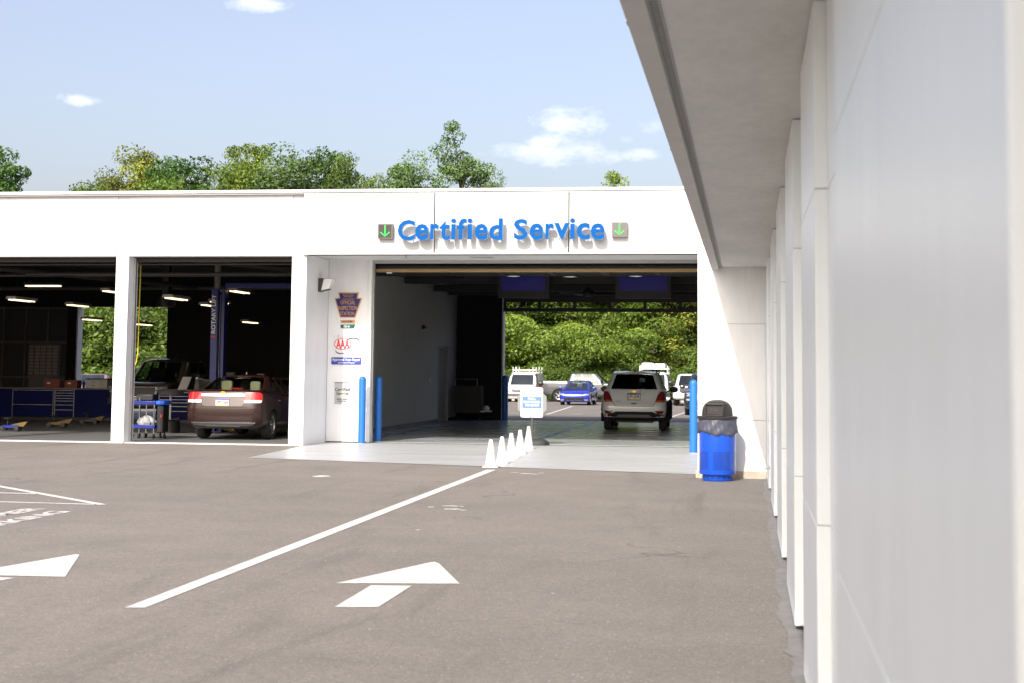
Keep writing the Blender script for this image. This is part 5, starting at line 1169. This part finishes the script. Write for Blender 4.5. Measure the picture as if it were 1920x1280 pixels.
mb = MB(); mb.lathe([(0, 0), (.06, .0), (.06, .05), (.04, .09), (0, .11)], (-9.65, 44.6, 2.9), 12, 'x'); obj('dome', mb, STEEL, t, smooth=True)
mb = MB(); mb.box(-9.62, -9.52, 44.45, 44.75, 2.86, 2.9); obj('arm', mb, STEEL, t)
t = thing('service_trolley', 'dark trolley piled with gear at the back of the lane', 'trolley', (-8.95, 49.2, 0))
mb = MB(); mb.box(-9.5, -8.6, 48.95, 49.5, .25, 1.15); obj('cabinet', mb, BLACK, t, bevel=.01)
mb = MB(); mb.tube([(-9.48, 49, 1.15), (-9.48, 49, 1.36), (-8.75, 49, 1.36), (-8.75, 49, 1.15)], .015, 6); obj('handle_rail', mb, GALV, t)
for x in (-9.4, -8.7):
    for y in (49.02, 49.42):
        mb = MB(); mb.lathe([(0, -.02), (.07, -.02), (.07, .02), (0, .02)], (x, y, .08), 12, 'x', cap=False); mb.box(x - .015, x + .015, y - .02, y + .02, .08, .26); obj('caster', mb, RUBBER, t)
mb = MB(); mb.box(-8.62, -8.3, 48.9, 49.3, .3, .34); obj('side_shelf', mb, GALV, t)
mb = MB(); mb.lathe([(0, .34), (.1, .34), (.12, .42), (.06, .5), (0, .5)], (-8.46, 49.1, 0), 10); tag(obj('cloth_bundle', mb, PAPER, smooth=True), 'pale cloth bundle on the trolley shelf in the lane', 'cloth')

# ------------------------------------------------------------------ workshop
fix = [('long lit tube lamp at the far left of the first bay', 42, 537, 36, 'x', 1.0), ('lit tube lamp at the left edge of the first bay', 10, 563, 37, 'y', 0), ('tube lamp beside the inner jamb in the first bay', 120, 573, 42, 'y', 0), ('lit tube lamp half hidden by the column in the first bay', 187, 547, 40, 'y', 0),
       ('dark tube lamp silhouetted against the back door trees', 150, 600, 46.5, 'y', 0), ('bright tube lamp in the upper left of the second bay', 303, 560, 36, 'y', 0), ('bright tube lamp right of the blue lift post', 425, 547, 38, 'y', 0), ('small far tube lamp left of the blue lift post', 372, 573, 44, 'y', 0),
       ('tube lamp just behind the blue lift post', 389, 567, 42.5, 'y', 0), ('far tube lamp low in the middle of the second bay', 450, 605, 47.5, 'y', 0), ('far tube lamp beside the column in the second bay', 247, 609, 47.5, 'y', 0)]
for lab, x, y, Y, ax, _ in fix:
    p = atY(x, y, Y); ln = 1.25
    t = thing('tube_lamp', lab, 'lamp', (p.x, p.y, p.z), group='hanging tube lamps of the workshop')
    if ax == 'y':
        mb = MB(); mb.prism([(0, .03), (.30, .03), (.27, .10), (.03, .10)], 0, ln, 'y'); obj('housing', mb, HOUSE, t, world=False)
        for u in (.08, .20): mb = MB(); mb.tube([(u, .02, .012), (u, ln - .02, .012)], .016, 8); obj('tube', mb, TUBE, t, world=False)
        mb = MB(); mb.tube([(.15, .3, .1), (.15, .3, 4.7 - p.z)], .004, 4); mb.tube([(.15, .95, .1), (.15, .95, 4.7 - p.z)], .004, 4); obj('hanging_wire', mb, STEEL, t, world=False)
    else:
        mb = MB(); mb.prism([(-.02, .03), (.26, .03), (.22, .10), (.02, .10)], 0, 1.0, 'x'); obj('housing', mb, STEEL, t, world=False)
        for u in (.05, .18): mb = MB(); mb.tube([(.05, u, .01), (.95, u, .01)], .016, 8); obj('tube', mb, TUBE, t, world=False)
        mb = MB(); mb.tube([(.3, .1, .1), (.3, .1, 4.7 - p.z)], .004, 4); obj('hanging_wire', mb, STEEL, t, world=False)

def cabinet(lab, x0, x1, y0, y1, h, drawers, cat='tool cabinet', topm=None, feet=.12):
    t = thing('tool_cabinet', lab, cat, ((x0 + x1) / 2, (y0 + y1) / 2, .012))
    mb = MB(); mb.box(x0, x1, y0, y1, feet, h - .04); obj('carcass', mb, BLUETOOL, t, bevel=.006)
    mb = MB(); mb.box(x0 - .02, x1 + .02, y0 - .03, y1, h - .04, h); obj('worktop', mb, topm or mat('worktop', (.16, .15, .13), .5), t)
    mb = MB(); mb.box(x0 + .05, x1 - .05, y0 + .06, y1 - .03, .012, feet); obj('plinth', mb, BLACK, t)
    for (a, b, zs) in drawers:
        for z0, z1 in zip(zs[:-1], zs[1:]):
            mb = MB(); mb.box(a + .01, b - .01, y0 - .018, y0 - .001, z0 + .008, z1 - .008); d = obj('drawer', mb, BLUETOOL, t, bevel=.003)
            mb = MB(); mb.box(a + .02, b - .02, y0 - .03, y0 - .017, z1 - .022, z1 - .010); obj('drawer_pull', mb, GALV, d)
        for x in (a - .012, b + .002):
            mb = MB(); mb.box(x, x + .012, y0 - .02, y0 - .001, feet, h - .05); obj('edge_trim', mb, GALV, t)
    return t
cabinet('long blue workbench cabinet with a drawer stack at the back of the first bay', -23.0, -18.9, 44, 44.65, 1.0, [(-20.93, -20.33, [.15, .35, .50, .62, .70, .78, .86, .94]), (-22.3, -21.0, [.15, .5, .94])])
cabinet('blue drawer cabinet with worktop in the middle of the second bay', -17.3, -16.2, 43, 43.6, 1.0, [(-17.2, -16.3, [.14, .38, .52, .63, .72, .82, .93])])
cabinet('blue drawer cabinet behind the open door of the brown sedan', -16.1, -14.9, 43.1, 43.6, 1.0, [(-16.0, -15.0, [.14, .38, .52, .63, .72, .82, .93])])
t = thing('drawer_box', 'pale grey two-drawer box standing on the long workbench', 'box', (-19.63, 44.2, 1.0)); mb = MB(); mb.box(-19.96, -19.30, 44.05, 44.45, 1.0, 1.27); obj('case', mb, mat('box_grey', (.42, .42, .40), .5), t, bevel=.008)
for z in (1.02, 1.145):
    mb = MB(); mb.box(-19.95, -19.52, 44.035, 44.05, z, z + .11); d = obj('drawer', mb, mat('box_grey2', (.50, .50, .48), .5), t); mb = MB(); mb.box(-19.8, -19.68, 44.015, 44.035, z + .05, z + .065); obj('pull', mb, STEEL, d)
mb = MB(); mb.box(-19.98, -19.28, 44.0, 44.47, 1.27, 1.30); obj('lid', mb, STEEL, t)
for lab, x0, x1, h in [('red plastic case on the long workbench, left one', -21.35, -20.85, .27), ('red plastic case on the long workbench, right one', -20.68, -20.28, .24)]:
    t = thing('tool_case', lab, 'tool case', ((x0 + x1) / 2, 44.2, 1.0), group='red cases on the workbench'); mb = MB(); mb.prism(rounded_rect(x0, x1, 1.0, 1.0 + h, .04, 3), 44.08, 44.4, 'y'); obj('case', mb, mat('case_red', (.20, .03, .015), .5), t)
    mb = MB(); mb.tube([((x0 + x1) / 2 - .1, 44.2, 1 + h), ((x0 + x1) / 2 - .1, 44.2, 1.05 + h), ((x0 + x1) / 2 + .1, 44.2, 1.05 + h), ((x0 + x1) / 2 + .1, 44.2, 1 + h)], .012, 6); obj('handle', mb, BLACK, t)
    mb = MB(); mb.box(x0 + .1, x0 + .2, 44.07, 44.08, 1.12, 1.17); obj('sticker', mb, PAPER, t)
for i, (x, h, m_) in enumerate([(-20.12, .26, BLACK), (-20.02, .22, mat('bottle_white', (.4, .4, .4), .5))]):
    mb = MB(); mb.lathe([(.035, 0), (.04, .02), (.04, h * .6), (.015, h * .75), (.015, h), (0, h)], (x, 44.2, 1.0), 12); tag(obj('spray_bottle', mb, m_, smooth=True), ['black spray bottle next to the pale drawer box', 'pale bottle touching the pale drawer box'][i], 'bottle')
t = thing('parts_rack', 'dim wall rack of small parts bins above the long workbench', 'rack', (-22.2, 46, 1.3)); mb = MB(); mb.box(-22.75, -21.75, 45.9, 45.97, .012, 2.35); obj('back_panel', mb, mat('rack_grey', (.10, .10, .10), .7), t)
binm = MB().box(-.085, .085, -.1, 0, 0, .07).mesh('bin'); binm.materials.append(mat('bin_grey', (.20, .16, .15), .6))
for r_ in range(9):
    for c_ in range(5): o = bpy.data.objects.new('bin', binm); col.objects.link(o); o.parent = t; o.location = (-22.65 + .2 * c_ + 22.2, -.1, 1.40 + .105 * r_ - 1.3)
# rolling cart beside the column
t = thing('rolling_cart', 'blue two-shelf rolling cart with chrome posts beside the white column', 'cart', (-13.62, 33.55, .012))
for z, w_ in ((.78, .09), (.24, .09)):
    mb = MB(); mb.box(-13.98, -13.42, 33.3, 33.75, z, z + w_); obj('shelf', mb, BLUELIFT, t, bevel=.012)
for x in (-13.96, -13.80, -13.45):
    for y in (33.32, 33.73):
        mb = MB(); mb.tube([(x, y, .13), (x, y, .95 if x < -13.5 else .88)], .014, 8); obj('post', mb, CHROME, t, smooth=True)
        mb = MB(); mb.lathe([(0, -.018), (.05, -.018), (.055, 0), (.05, .018), (0, .018)], (x, y, .067), 14, 'x', cap=False); obj('caster', mb, RUBBER, t, smooth=True)
mb = MB(); mb.box(-13.42, -13.2, 33.3, 33.75, .78, .88); obj('side_tray', mb, mat('tray_blue', (.02, .12, .7), .35), t, bevel=.03)
mb = MB(); mb.box(-13.40, -13.24, 33.36, 33.7, .15, .77); obj('tool_bin', mb, BLACK, t, bevel=.02)
mb = MB(); mb.box(-13.30, -13.26, 33.33, 33.36, .50, .56); obj('red_tag', mb, LAMPRED, t)
for x in (-13.36, -13.26):
    mb = MB(); mb.lathe([(0, -.018), (.05, -.018), (.055, 0), (.05, .018), (0, .018)], (x, 33.5, .067), 14, 'x', cap=False); mb.box(x - .012, x + .012, 33.49, 33.51, .067, .16); obj('caster', mb, RUBBER, t, smooth=True)
r3 = random.Random(4); mb = MB(); mb.lathe([(0, 0), (.20, 0), (.22, .05), (.17, .12), (.08, .19), (0, .21)], (-13.68, 33.5, .33), 26, mod=lambda r, z, a: r * (1 + .12 * math.sin(5 * a + 20 * z) + .07 * math.sin(11 * a))); tag(obj('plastic_bag', mb, mat('clear_bag', (.33, .32, .32), .2, var=.4, vscale=18), smooth=True), 'crumpled clear plastic bag on the lower cart shelf', 'bag')
mb = MB(); mb.box(-13.9, -13.5, 33.35, 33.7, .875, 1.02); tag(obj('black_tray', mb, BLACK, bevel=.02), 'black tray on top of the rolling cart', 'tray')
# drain pan on stand beside the cart
t = thing('oil_drain', 'wide dark drain pan on a stand behind the cart', 'drain pan', (-14.35, 36.6, .012)); mb = MB(); mb.lathe([(.0, .95), (.28, .96), (.36, 1.06), (.38, 1.07), (.34, 1.05), (0, .98)], (-14.35, 36.6, 0), 26, cap=False); obj('pan', mb, mat('pan_dark', (.10, .10, .10), .4), t, smooth=True)
mb = MB(); mb.tube([(-14.35, 36.6, .3), (-14.35, 36.6, .96)], .03, 8); obj('stem', mb, GALV, t); mb = MB(); mb.lathe([(.25, .02), (.25, .3), (.2, .34), (0, .34)], (-14.35, 36.6, .0), 20); obj('tank', mb, BLACK, t, smooth=True)
# two-post lift
t = thing('vehicle_lift', 'blue two-post vehicle lift around the brown sedan with white vertical lettering', 'vehicle lift', (-11.75, 37.5, .012))
for x in (-13.52, -9.98):
    mb = MB(); mb.box(x - .165, x + .02, 37.5, 37.75, .012, 3.66); c = obj('post', mb, BLUELIFT, t, bevel=.01); mb = MB(); mb.box(x + .075, x + .165, 37.6, 37.85, .012, 3.66); obj('post_flange', mb, BLUELIFT, t, bevel=.01)
    mb = MB(); mb.box(x + .021, x + .074, 37.65, 37.8, .012, 3.6); obj('post_channel', mb, BLACK, t); mb = MB(); mb.box(x - .22, x + .22, 37.4, 37.95, .012, .03); obj('base_plate', mb, BLUELIFT, t)
    mb = MB(); mb.tube([(x + .04, 37.62, .05), (x + .04, 37.62, 3.5)], .008, 5); obj('cable', mb, GALV, t)
    for s_ in (-1, 1):
        sx = 1 if x < -12 else -1; mb = MB(); mb.tube([(x + .1 * sx, 37.55, .12), (x + .9 * sx, 37.5 - s_ * 1.1, .12)], .045, 6); a = obj('swing_arm', mb, YELLOW, t); mb = MB(); mb.lathe([(.05, .1), (.05, .2), (.09, .21), (.09, .23), (0, .23)], (x + .9 * sx, 37.5 - s_ * 1.1, 0), 12); obj('pad', mb, YELLOW, a)
mb = MB(); mb.box(-13.35, -9.9, 37.6, 37.75, 3.68, 3.80); obj('cross_beam', mb, BLUELIFT, t)
mb = MB(); mb.tube([(-13.56, 37.6, 3.66), (-13.56, 37.6, 4.7)], .085, 12); obj('riser_pipe', mb, mat('riser_cream', (.2, .18, .15), .6), t, smooth=True)
tm_ = text_mb('ROTARY LIFT', 0, 1, 0, 1, 0, .004, bold=.02); tm_.v = [(-13.52 - .05 - v[2] * .11 + .04 - .02, 37.494 + v[1] - .004, 2.50 + v[0] * 1.0) for v in tm_.v]; obj('lettering', tm_, [PAPER, PAPER], t)
mb = MB(); mb.prism([(-13.67, 2.42), (-13.60, 2.38), (-13.54, 2.42), (-13.60, 2.46)], 37.488, 37.498, 'y'); obj('red_mark', mb, REDPR, t)
# arms of the lift in the first bay
def jack(lab, px, py, Y, c1, c2, flip=1):
    p = atY(px, py, Y); t = thing('floor_jack', lab, 'jack', (p.x, Y, .012), group='jacks on the workshop floor'); t.scale = (.72, .72, .72)
    mb = MB(); mb.box(-.30, .30, -.08, .08, .12, .22); mb.prism([(-.30, .12), (.30, .12), (.36, .16), (.30, .24), (-.30, .20)], -.10, -.08, 'y'); obj('frame', mb, c1, t, world=False, bevel=.01)
    mb = MB(); mb.prism([(.05, .16), (.50, .18), (.62, .34), (.52, .34), (.05, .24)], -.06, .10, 'y'); obj('arm', mb, c2, t, world=False)
    mb = MB(); mb.tube([(-.12, 0, .2), (-.12, 0, .42)], .025, 8); mb.lathe([(.0, .42), (.05, .42), (.14, .44), (.15, .48), (.12, .455), (0, .445)], (-.12, 0, 0), 14, cap=False); obj('saddle', mb, STEEL, t, world=False, smooth=True)
    for x in (-.27, .27):
        for y in (-.14, .14): mb = MB(); mb.lathe([(0, -.025), (.085, -.02), (.085, .02), (0, .025)], (x, y, .11), 16, 'y', cap=False); obj('wheel', mb, STEEL, t, smooth=True, world=False)
jack('blue and yellow floor jack at the left edge of the first bay', 20, 805, 36, BLUELIFT, YELLOW); jack('yellow floor jack below the drawer stack in the first bay', 107, 800, 38.5, YELLOW, YELLOW); jack('dark yellow floor jack near the column in the first bay', 168, 795, 41, BLACK, YELLOW)
jack('yellow floor jack showing under the brown sedan', 400, 812, 39.0, YELLOW, YELLOW); jack('dark yellow floor jack beside the second-bay cabinet', 308, 797, 40.5, YELLOW, BLACK)
mb = MB(); q = [atY(264, 492, 33.8), atY(263, 530, 33.8), atY(261, 580, 33.8), atY(259.5, 630, 33.8), atY(258.5, 660, 33.8), atY(255.5, 678, 33.8), atY(250, 690, 33.8), atY(243, 697, 33.8), atY(238, 700, 34.2)]
mb.tube(q, .012, 6); tag(obj('air_hose', mb, HOSE, smooth=True), 'yellow air hose hanging down in the second bay', 'hose')
t = thing('paper_sheet', 'white paper sheet leaning on the second-bay cabinet', 'paper', (-16.6, 43.2, 1.0)); mb = MB(); mb.add([(-16.75, 43.25, 1.0), (-16.47, 43.25, 1.0), (-16.38, 43.42, 1.38), (-16.66, 43.42, 1.38), (-16.75, 43.255, 1.0), (-16.47, 43.255, 1.0), (-16.38, 43.425, 1.38), (-16.66, 43.425, 1.38)], [(0, 1, 2, 3), (7, 6, 5, 4), (0, 4, 5, 1), (1, 5, 6, 2), (2, 6, 7, 3), (3, 7, 4, 0)]); obj('sheet', mb, PAPER, t)
for i, (x, h, c, l) in enumerate([(-15.85, .28, (.06, .2, .45), 'blue spray can on the cabinet behind the open car door'), (-15.68, .26, (.4, .45, .4), 'pale green bottle on the cabinet behind the open car door'), (-15.35, .27, (.6, .6, .6), 'white tub on the cabinet behind the open car door')]):
    r_ = .1 if i == 2 else .04; mb = MB(); mb.lathe([(r_, 0), (r_, h * .8), (r_ * .6, h * .88), (r_ * .6, h), (0, h)], (x, 43.25, 1.0), 16); tag(obj('spray_can' if i == 0 else 'bottle' if i == 1 else 'tub', mb, mat('can_%d' % i, c, .4), smooth=True), l, 'can' if i == 0 else 'bottle' if i == 1 else 'tub')
t = thing('wall_shelf', 'dark shelf with pale boxes along the back wall behind the lift', 'shelf', (-14.5, 49.6, 1.3))
mb = MB(); mb.box(-18.0, -10.5, 49.4, 49.98, 1.28, 1.33); obj('board', mb, STEEL, t)
for x in (-17.9, -15.5, -13, -10.6): mb = MB(); mb.box(x - .03, x + .03, 49.4, 49.98, .012, 1.28); obj('leg', mb, STEEL, t)
r4 = random.Random(9)
for i, (px, w_) in enumerate([(336, .25), (371, .3), (385, .3), (425, .55), (446, .08), (490, .25)]):
    p = atY(px, 688, 49.5); mb = MB(); mb.box(p.x - w_ / 2, p.x + w_ / 2, 49.45, 49.7, 1.33, 1.33 + r4.uniform(.09, .2)); tag(obj('shelf_box', mb, mat('shelf_box_%d' % (i % 3), [(.55, .58, .6), (.3, .35, .42), (.6, .56, .45)][i % 3], .6), bevel=.005), ['small white box at the left end of the back shelf', 'slate box on the back shelf, second from the left', 'cream box on the back shelf just left of the lift post', 'long white box on the back shelf just right of the lift post', 'thin slate box on the back shelf right of the long white one', 'cream box at the right end of the back shelf'][i], 'box', 'boxes on the back shelf')
t = thing('red_tool_chest', 'dim red tool chest at the right end of the second bay', 'tool chest', (-12.6, 48.6, .012)); mb = MB(); mb.box(-13.1, -12.0, 48.4, 49.0, .1, 1.75); obj('chest', mb, mat('chest_red', (.16, .012, .012), .4), t, bevel=.01)
for k in range(6): mb = MB(); mb.box(-13.05, -12.05, 48.38, 48.4, .15 + .26 * k, .38 + .26 * k); obj('drawer', mb, mat('chest_red', (.16, .012, .012), .4), t, bevel=.004)
mb = MB(); mb.lathe([(0, 0), (.28, 0), (.3, .12), (.28, .3), (.1, .38), (0, .38)], (-17.4, 43.8, 3.45), 18); t = thing('hose_reel', 'dark round hose reel hanging near the column of the first bay', 'hose reel', (-17.4, 43.8, 3.45)); obj('drum', mb, BLACK, t, smooth=True); mb = MB(); mb.box(-17.5, -17.3, 43.7, 43.9, 3.83, 4.7); obj('bracket', mb, STEEL, t)

# ------------------------------------------------------------------ trees
def crown_mesh(name, seed, spec, nclump, nleaf, lsz, droop=0., m=None, cr=(.7, 1.45), flat=(1.15, .62)):
    """spec: list of lobes (x, z, rx, rz) in metres; leaf faces scattered over clumps inside them"""
    rg = np.random.default_rng(seed); vol = np.array([(s[2] ** 2 * s[3]) ** .55 for s in spec]); vol = vol / vol.sum()
    C = []
    for _ in range(nclump):
        x, z, rx, rz = spec[rg.choice(len(spec), p=vol)]
        d = rg.normal(size=3); d /= np.linalg.norm(d); r_ = rg.uniform(.62, 1.02)
        C.append((x + d[0] * rx * r_, d[1] * rx * r_, z + d[2] * rz * r_, rg.uniform(*cr), rg.uniform(0, 1)))
    C = np.array(C); per = nleaf // nclump; n = per * nclump
    c = np.repeat(C, per, axis=0)
    d = rg.normal(size=(n, 3)); d /= np.linalg.norm(d, axis=1)[:, None]; rad = rg.uniform(.25, 1., n) ** .5
    pos = c[:, :3] + d * (rad * c[:, 3])[:, None] * np.array([flat[0], flat[0], flat[1]]); pos[:, 2] -= droop * rad * c[:, 3]
    pos[:, 2] = np.maximum(pos[:, 2], .15)
    nrm = d * .6 + rg.normal(size=(n, 3)) * .6 + np.array([0, 0, .55]); nrm /= np.linalg.norm(nrm, axis=1)[:, None]
    u = np.cross(nrm, rg.normal(size=(n, 3))); u /= np.linalg.norm(u, axis=1)[:, None]; v = np.cross(nrm, u)
    s = lsz * rg.uniform(.6, 1.35, n)[:, None]
    q = np.stack([pos - u * s, pos - v * s * .5 + nrm * s * .12, pos + u * s, pos + v * s * .5 + nrm * s * .12], 1).reshape(-1, 3)
    me = bpy.data.meshes.new(name); me.vertices.add(4 * n); me.vertices.foreach_set('co', q.ravel()); me.loops.add(4 * n); me.loops.foreach_set('vertex_index', np.arange(4 * n, dtype=np.int32))
    me.polygons.add(n); me.polygons.foreach_set('loop_start', np.arange(0, 4 * n, 4, dtype=np.int32)); me.polygons.foreach_set('loop_total', np.full(n, 4, np.int32)); me.update(calc_edges=True)
    at = me.attributes.new('tint', 'FLOAT', 'FACE'); at.data.foreach_set('value', np.clip(c[:, 4] * .7 + rg.uniform(0, .35, n), 0, 1))
    if m: me.materials.append(m)
    return me, C
def trunk_mb(seed, h, r, C):
    rg = random.Random(seed); mb = MB(); pts = [(rg.uniform(-.15, .15) * k, rg.uniform(-.15, .15) * k, h * k / 5) for k in range(6)]; mb.tube(pts, [r * (1 - .15 * k) for k in range(6)], 8)
    for c in sorted(C.tolist(), key=lambda _: rg.random())[:14]:
        k = rg.uniform(.35, .95); p = Vector(pts[int(k * 5)]); e = Vector(c[:3]); mid = p.lerp(e, .5) + Vector((0, 0, rg.uniform(-.3, .5))); mb.tube([p, mid, e], [r * .38, r * .22, r * .06], 5)
    return mb
KINDS = {}
def kind(key, seed, spec, nclump, nleaf, lsz, m, droop=0., th=None, tr=.28, **kw):
    me, C = crown_mesh('crown', seed, spec, nclump, nleaf, lsz, droop, m, **kw); top = max(s[1] for s in spec)
    tb = trunk_mb(seed, th or top, tr, C).mesh('trunk'); fixn(tb); tb.shade_smooth(); tb.materials.append(BARK)
    Z = np.empty(len(me.vertices) * 3); me.vertices.foreach_get('co', Z); H = float(np.percentile(Z[2::3], 99.6)); KINDS[key] = (me, tb, H)
kind('broad', 1, [(0, 11, 4.6, 4.2), (-3, 8, 3.6, 3.2), (3.2, 7.5, 3.6, 3.0), (0, 5, 4.6, 3), (0.6, 15, 2.6, 2.4)], 150, 30000, .15, LEAF[0])
kind('dark', 2, [(0, 10.5, 4.8, 4.4), (-3.3, 8.5, 3.2, 3.6), (3.4, 8.8, 3.2, 3.4), (0, 5, 4.6, 3.2), (-1, 14.6, 2.6, 2.0)], 150, 30000, .15, LEAF[1])
kind('yellow', 3, [(0, 9, 3.2, 4.2), (-1.6, 13, 2.0, 2.6), (1.0, 14.6, 1.8, 2.6), (0, 5.5, 3.0, 2.6)], 120, 24000, .145, LEAF[2])
kind('tall', 4, [(0, 8.5, 4.2, 4.8), (-.4, 14.5, 2.9, 3.6), (.6, 18.2, 1.3, 2.2), (2.4, 13.6, 2.2, 1.8), (-2.4, 11, 2.2, 2.6), (3.0, 9.6, 2.2, 2.2)], 150, 28000, .145, LEAF[3])
kind('conifer', 5, [(0, 9, 2.6, 5.2), (-.6, 13.5, 1.9, 2.6), (.7, 14.2, 1.3, 2.4), (0, 5, 2.8, 3)], 120, 22000, .13, LEAF[3])
kind('bright', 6, [(0, 9, 3.8, 4.4), (-1.8, 13.2, 2.0, 2.8), (1.7, 13.8, 1.6, 3.0), (0, 15.5, 1.2, 2.2), (0, 5, 3.8, 3)], 130, 26000, .145, LEAF[4])
kind('locust', 7, [(0, 9.0, 4.2, 3.0), (-3.4, 6.0, 2.6, 1.8), (3.2, 5.2, 2.8, 2.0), (.4, 3.6, 2.6, 1.4), (-.6, 11, 3, 2)], 62, 40000, .095, LEAF[4], droop=.6, cr=(.8, 1.7), flat=(1.3, .40))
kind('locust_dark', 8, [(0, 8, 4.0, 3.2), (-3.2, 5.2, 2.6, 1.8), (3.4, 5.6, 2.6, 2.0), (-.4, 3.0, 2.8, 1.6), (.8, 10.8, 3, 2)], 62, 40000, .095, LEAF[0], droop=.45, cr=(.8, 1.6), flat=(1.2, .45))
kind('thicket', 9, [(0, 2.2, 3.2, 2.0), (-2.4, 1.5, 2.0, 1.4), (2.3, 1.7, 2.0, 1.5)], 70, 16000, .11, LEAF[0], th=2.5, tr=.07)
kind('vine', 10, [(0, 3.0, 2.6, 2.8), (-1.6, 1.6, 2.0, 1.5), (1.7, 2.0, 1.9, 1.8)], 60, 12000, .13, LEAF[0], th=3, tr=.07)
def tree(key, px, Y, top_px=None, H=None, wid=1., lab='', grp='trees behind the service building', mi=None, rot=None, nm='tree'):
    me, tb, h0 = KINDS[key]; x = atY(px, 700, Y).x
    if top_px is not None: H = atY(px, top_px, Y).z + .3
    s = H / h0; t = thing(nm, lab, 'tree' if nm == 'tree' else 'shrub', (x, Y, -.32), rz=rot if rot is not None else (px * 7.3) % 6.28, group=grp); t.scale = (s * wid, s * wid, s)
    for n_, me_ in (('crown', me), ('trunk', tb)): o = bpy.data.objects.new(n_, me_); col.objects.link(o); o.parent = t
    return t
for key, px, Y, top, wid, lab in [
    ('dark', -38, 120, 278, .9, 'tree at the far left edge of the picture above the roof'),
    ('yellow', 214, 118, 333, .75, 'low yellow-green tree top at the left end of the tree line above the roof'),
    ('yellow', 268, 120, 286, .85, 'tall yellowish tree near the left end of the tree line'),
    ('dark', 345, 119, 303, .95, 'dark rounded tree right of the yellowish one above the roof'),
    ('dark', 300, 117, 326, .6, 'low dark tree top between the yellowish and the dark rounded tree'),
    ('bright', 442, 121, 277, .75, 'light green tree with pointed top near the middle of the tree line'),
    ('bright', 478, 122, 281, .6, 'second pointed light green tree, right of the first one'),
    ('broad', 408, 118, 316, .7, 'mid green tree top between dark rounded and light green tree'),
    ('conifer', 545, 118, 288, 1.1, 'hazy grey-green tree in the middle of the tree line above the roof'),
    ('dark', 602, 120, 288, .75, 'dark green tree right of the hazy grey-green one'),
    ('broad', 640, 117, 300, .7, 'olive green tree sloping down towards the gap in the tree line'),
    ('broad', 690, 117, 338, .6, 'lowest tree top just left of the gap above the blue letters'),
    ('conifer', 758, 117, 298, .85, 'bushy grey-green tree left of the tallest tree'),
    ('tall', 858, 121, 238, .86, 'tallest tree with ragged crown above the blue letters'),
    ('conifer', 918, 118, 334, .55, 'small tree top at the right foot of the tallest tree'),
    ('bright', 1148, 118, 329, .62, 'small lone tree top above the right end of the fascia')]:
    tree(key, px, Y, top, wid=wid, lab=lab)
r5 = random.Random(21); k_ = 0
for key, px, Y, H, wid, lab in [
    ('locust_dark', 930, 112, 13.5, 1., 'leafy tree at the left side of the lane exit behind the white van'), ('locust', 990, 114, 14, 1., 'feathery tree behind the white van, seen through the lane'), ('locust', 1062, 112.5, 13.5, 1.05, 'bright feathery tree above the blue sedan, seen through the lane'),
    ('locust_dark', 1120, 115, 14, 1., 'shaded feathery tree between blue sedan and pale suv, seen through the lane'), ('locust', 1168, 111.5, 12.5, 1.0, 'bright feathery tree just above the pale suv, seen through the lane'), ('locust', 1232, 113, 13.5, 1.0, 'bright feathery tree above the white roof rack, seen through the lane'),
    ('yellow', 1296, 111, 13.0, 1.1, 'yellow-green tree at the right side of the lane exit'), ('locust_dark', 1340, 114, 14, 1., 'tree hidden mostly behind the end wall right of the lane'),
    ('locust_dark', 870, 113, 14, 1., 'tree left of the lane exit, mostly behind the workshop')]:
    tree(key, px, Y, H=H, wid=wid, lab=lab, grp='trees along the far lot')
for key, px, Y, H, wid, lab in [('broad', 150, 88, 13, 1., 'leafy tree filling the left half of the workshop back door'), ('bright', 205, 92, 13, 1., 'leafy tree behind the white column, seen through the workshop'), ('broad', 285, 90, 13.5, 1., 'leafy tree in the right half of the workshop back door'), ('locust_dark', 330, 94, 13, 1., 'leafy tree behind the right jamb of the workshop back door')]:
    tree(key, px, Y, H=H, wid=wid, lab=lab, grp='trees behind the workshop')
for i, px in enumerate((948, 1018, 1046, 1085, 1135, 1205, 1260, 1310)):
    tree(['thicket', 'vine'][i % 2], px, 107.5 + (i % 3) * .8, H=[2.2, 3.4][i % 2] * (1 + .15 * (i % 3)), wid=1.0, lab=['shrub behind the white van', 'shrub right of the white van', 'shrub behind the blue sedan, left one', 'shrub behind the roof of the silver pickup', 'shrub left of the pale suv', 'shrub behind the loaded roof rack', 'shrub right of the loaded roof rack', 'shrub at the right edge of the lane exit'][i] + ' at the edge of the far lot', grp='shrubs at the edge of the far lot', nm='shrub')
for i, (px, Y) in enumerate(((140, 80), (185, 82), (262, 79), (300, 82))):
    tree('vine', px, Y, H=5.2, wid=1.2, lab=['shrub at the left jamb of the workshop back door', 'shrub above the silver sedan behind the workshop', 'shrub above the pale pickup behind the workshop', 'shrub at the right jamb of the workshop back door'][i], grp='shrubs behind the workshop', nm='shrub')
# the wood behind as one mass, leaves darkened to stand for its shade
specs = [(x, 6 + 1.5 * math.sin(x * .7), 4.2, 6.0) for x in np.arange(-75, 30, 5.)]
me, C = crown_mesh('woodland', 33, specs, 620, 60000, .5, 0, leaf_mat('leaf_shade', (.03, .05, .012), (1.2, 1.4, .6))); o = bpy.data.objects.new('woodland', me); col.objects.link(o); o.location = (0, 127, -.3); o['kind'] = 'stuff'; o['label'] = 'dim woodland behind the trees'
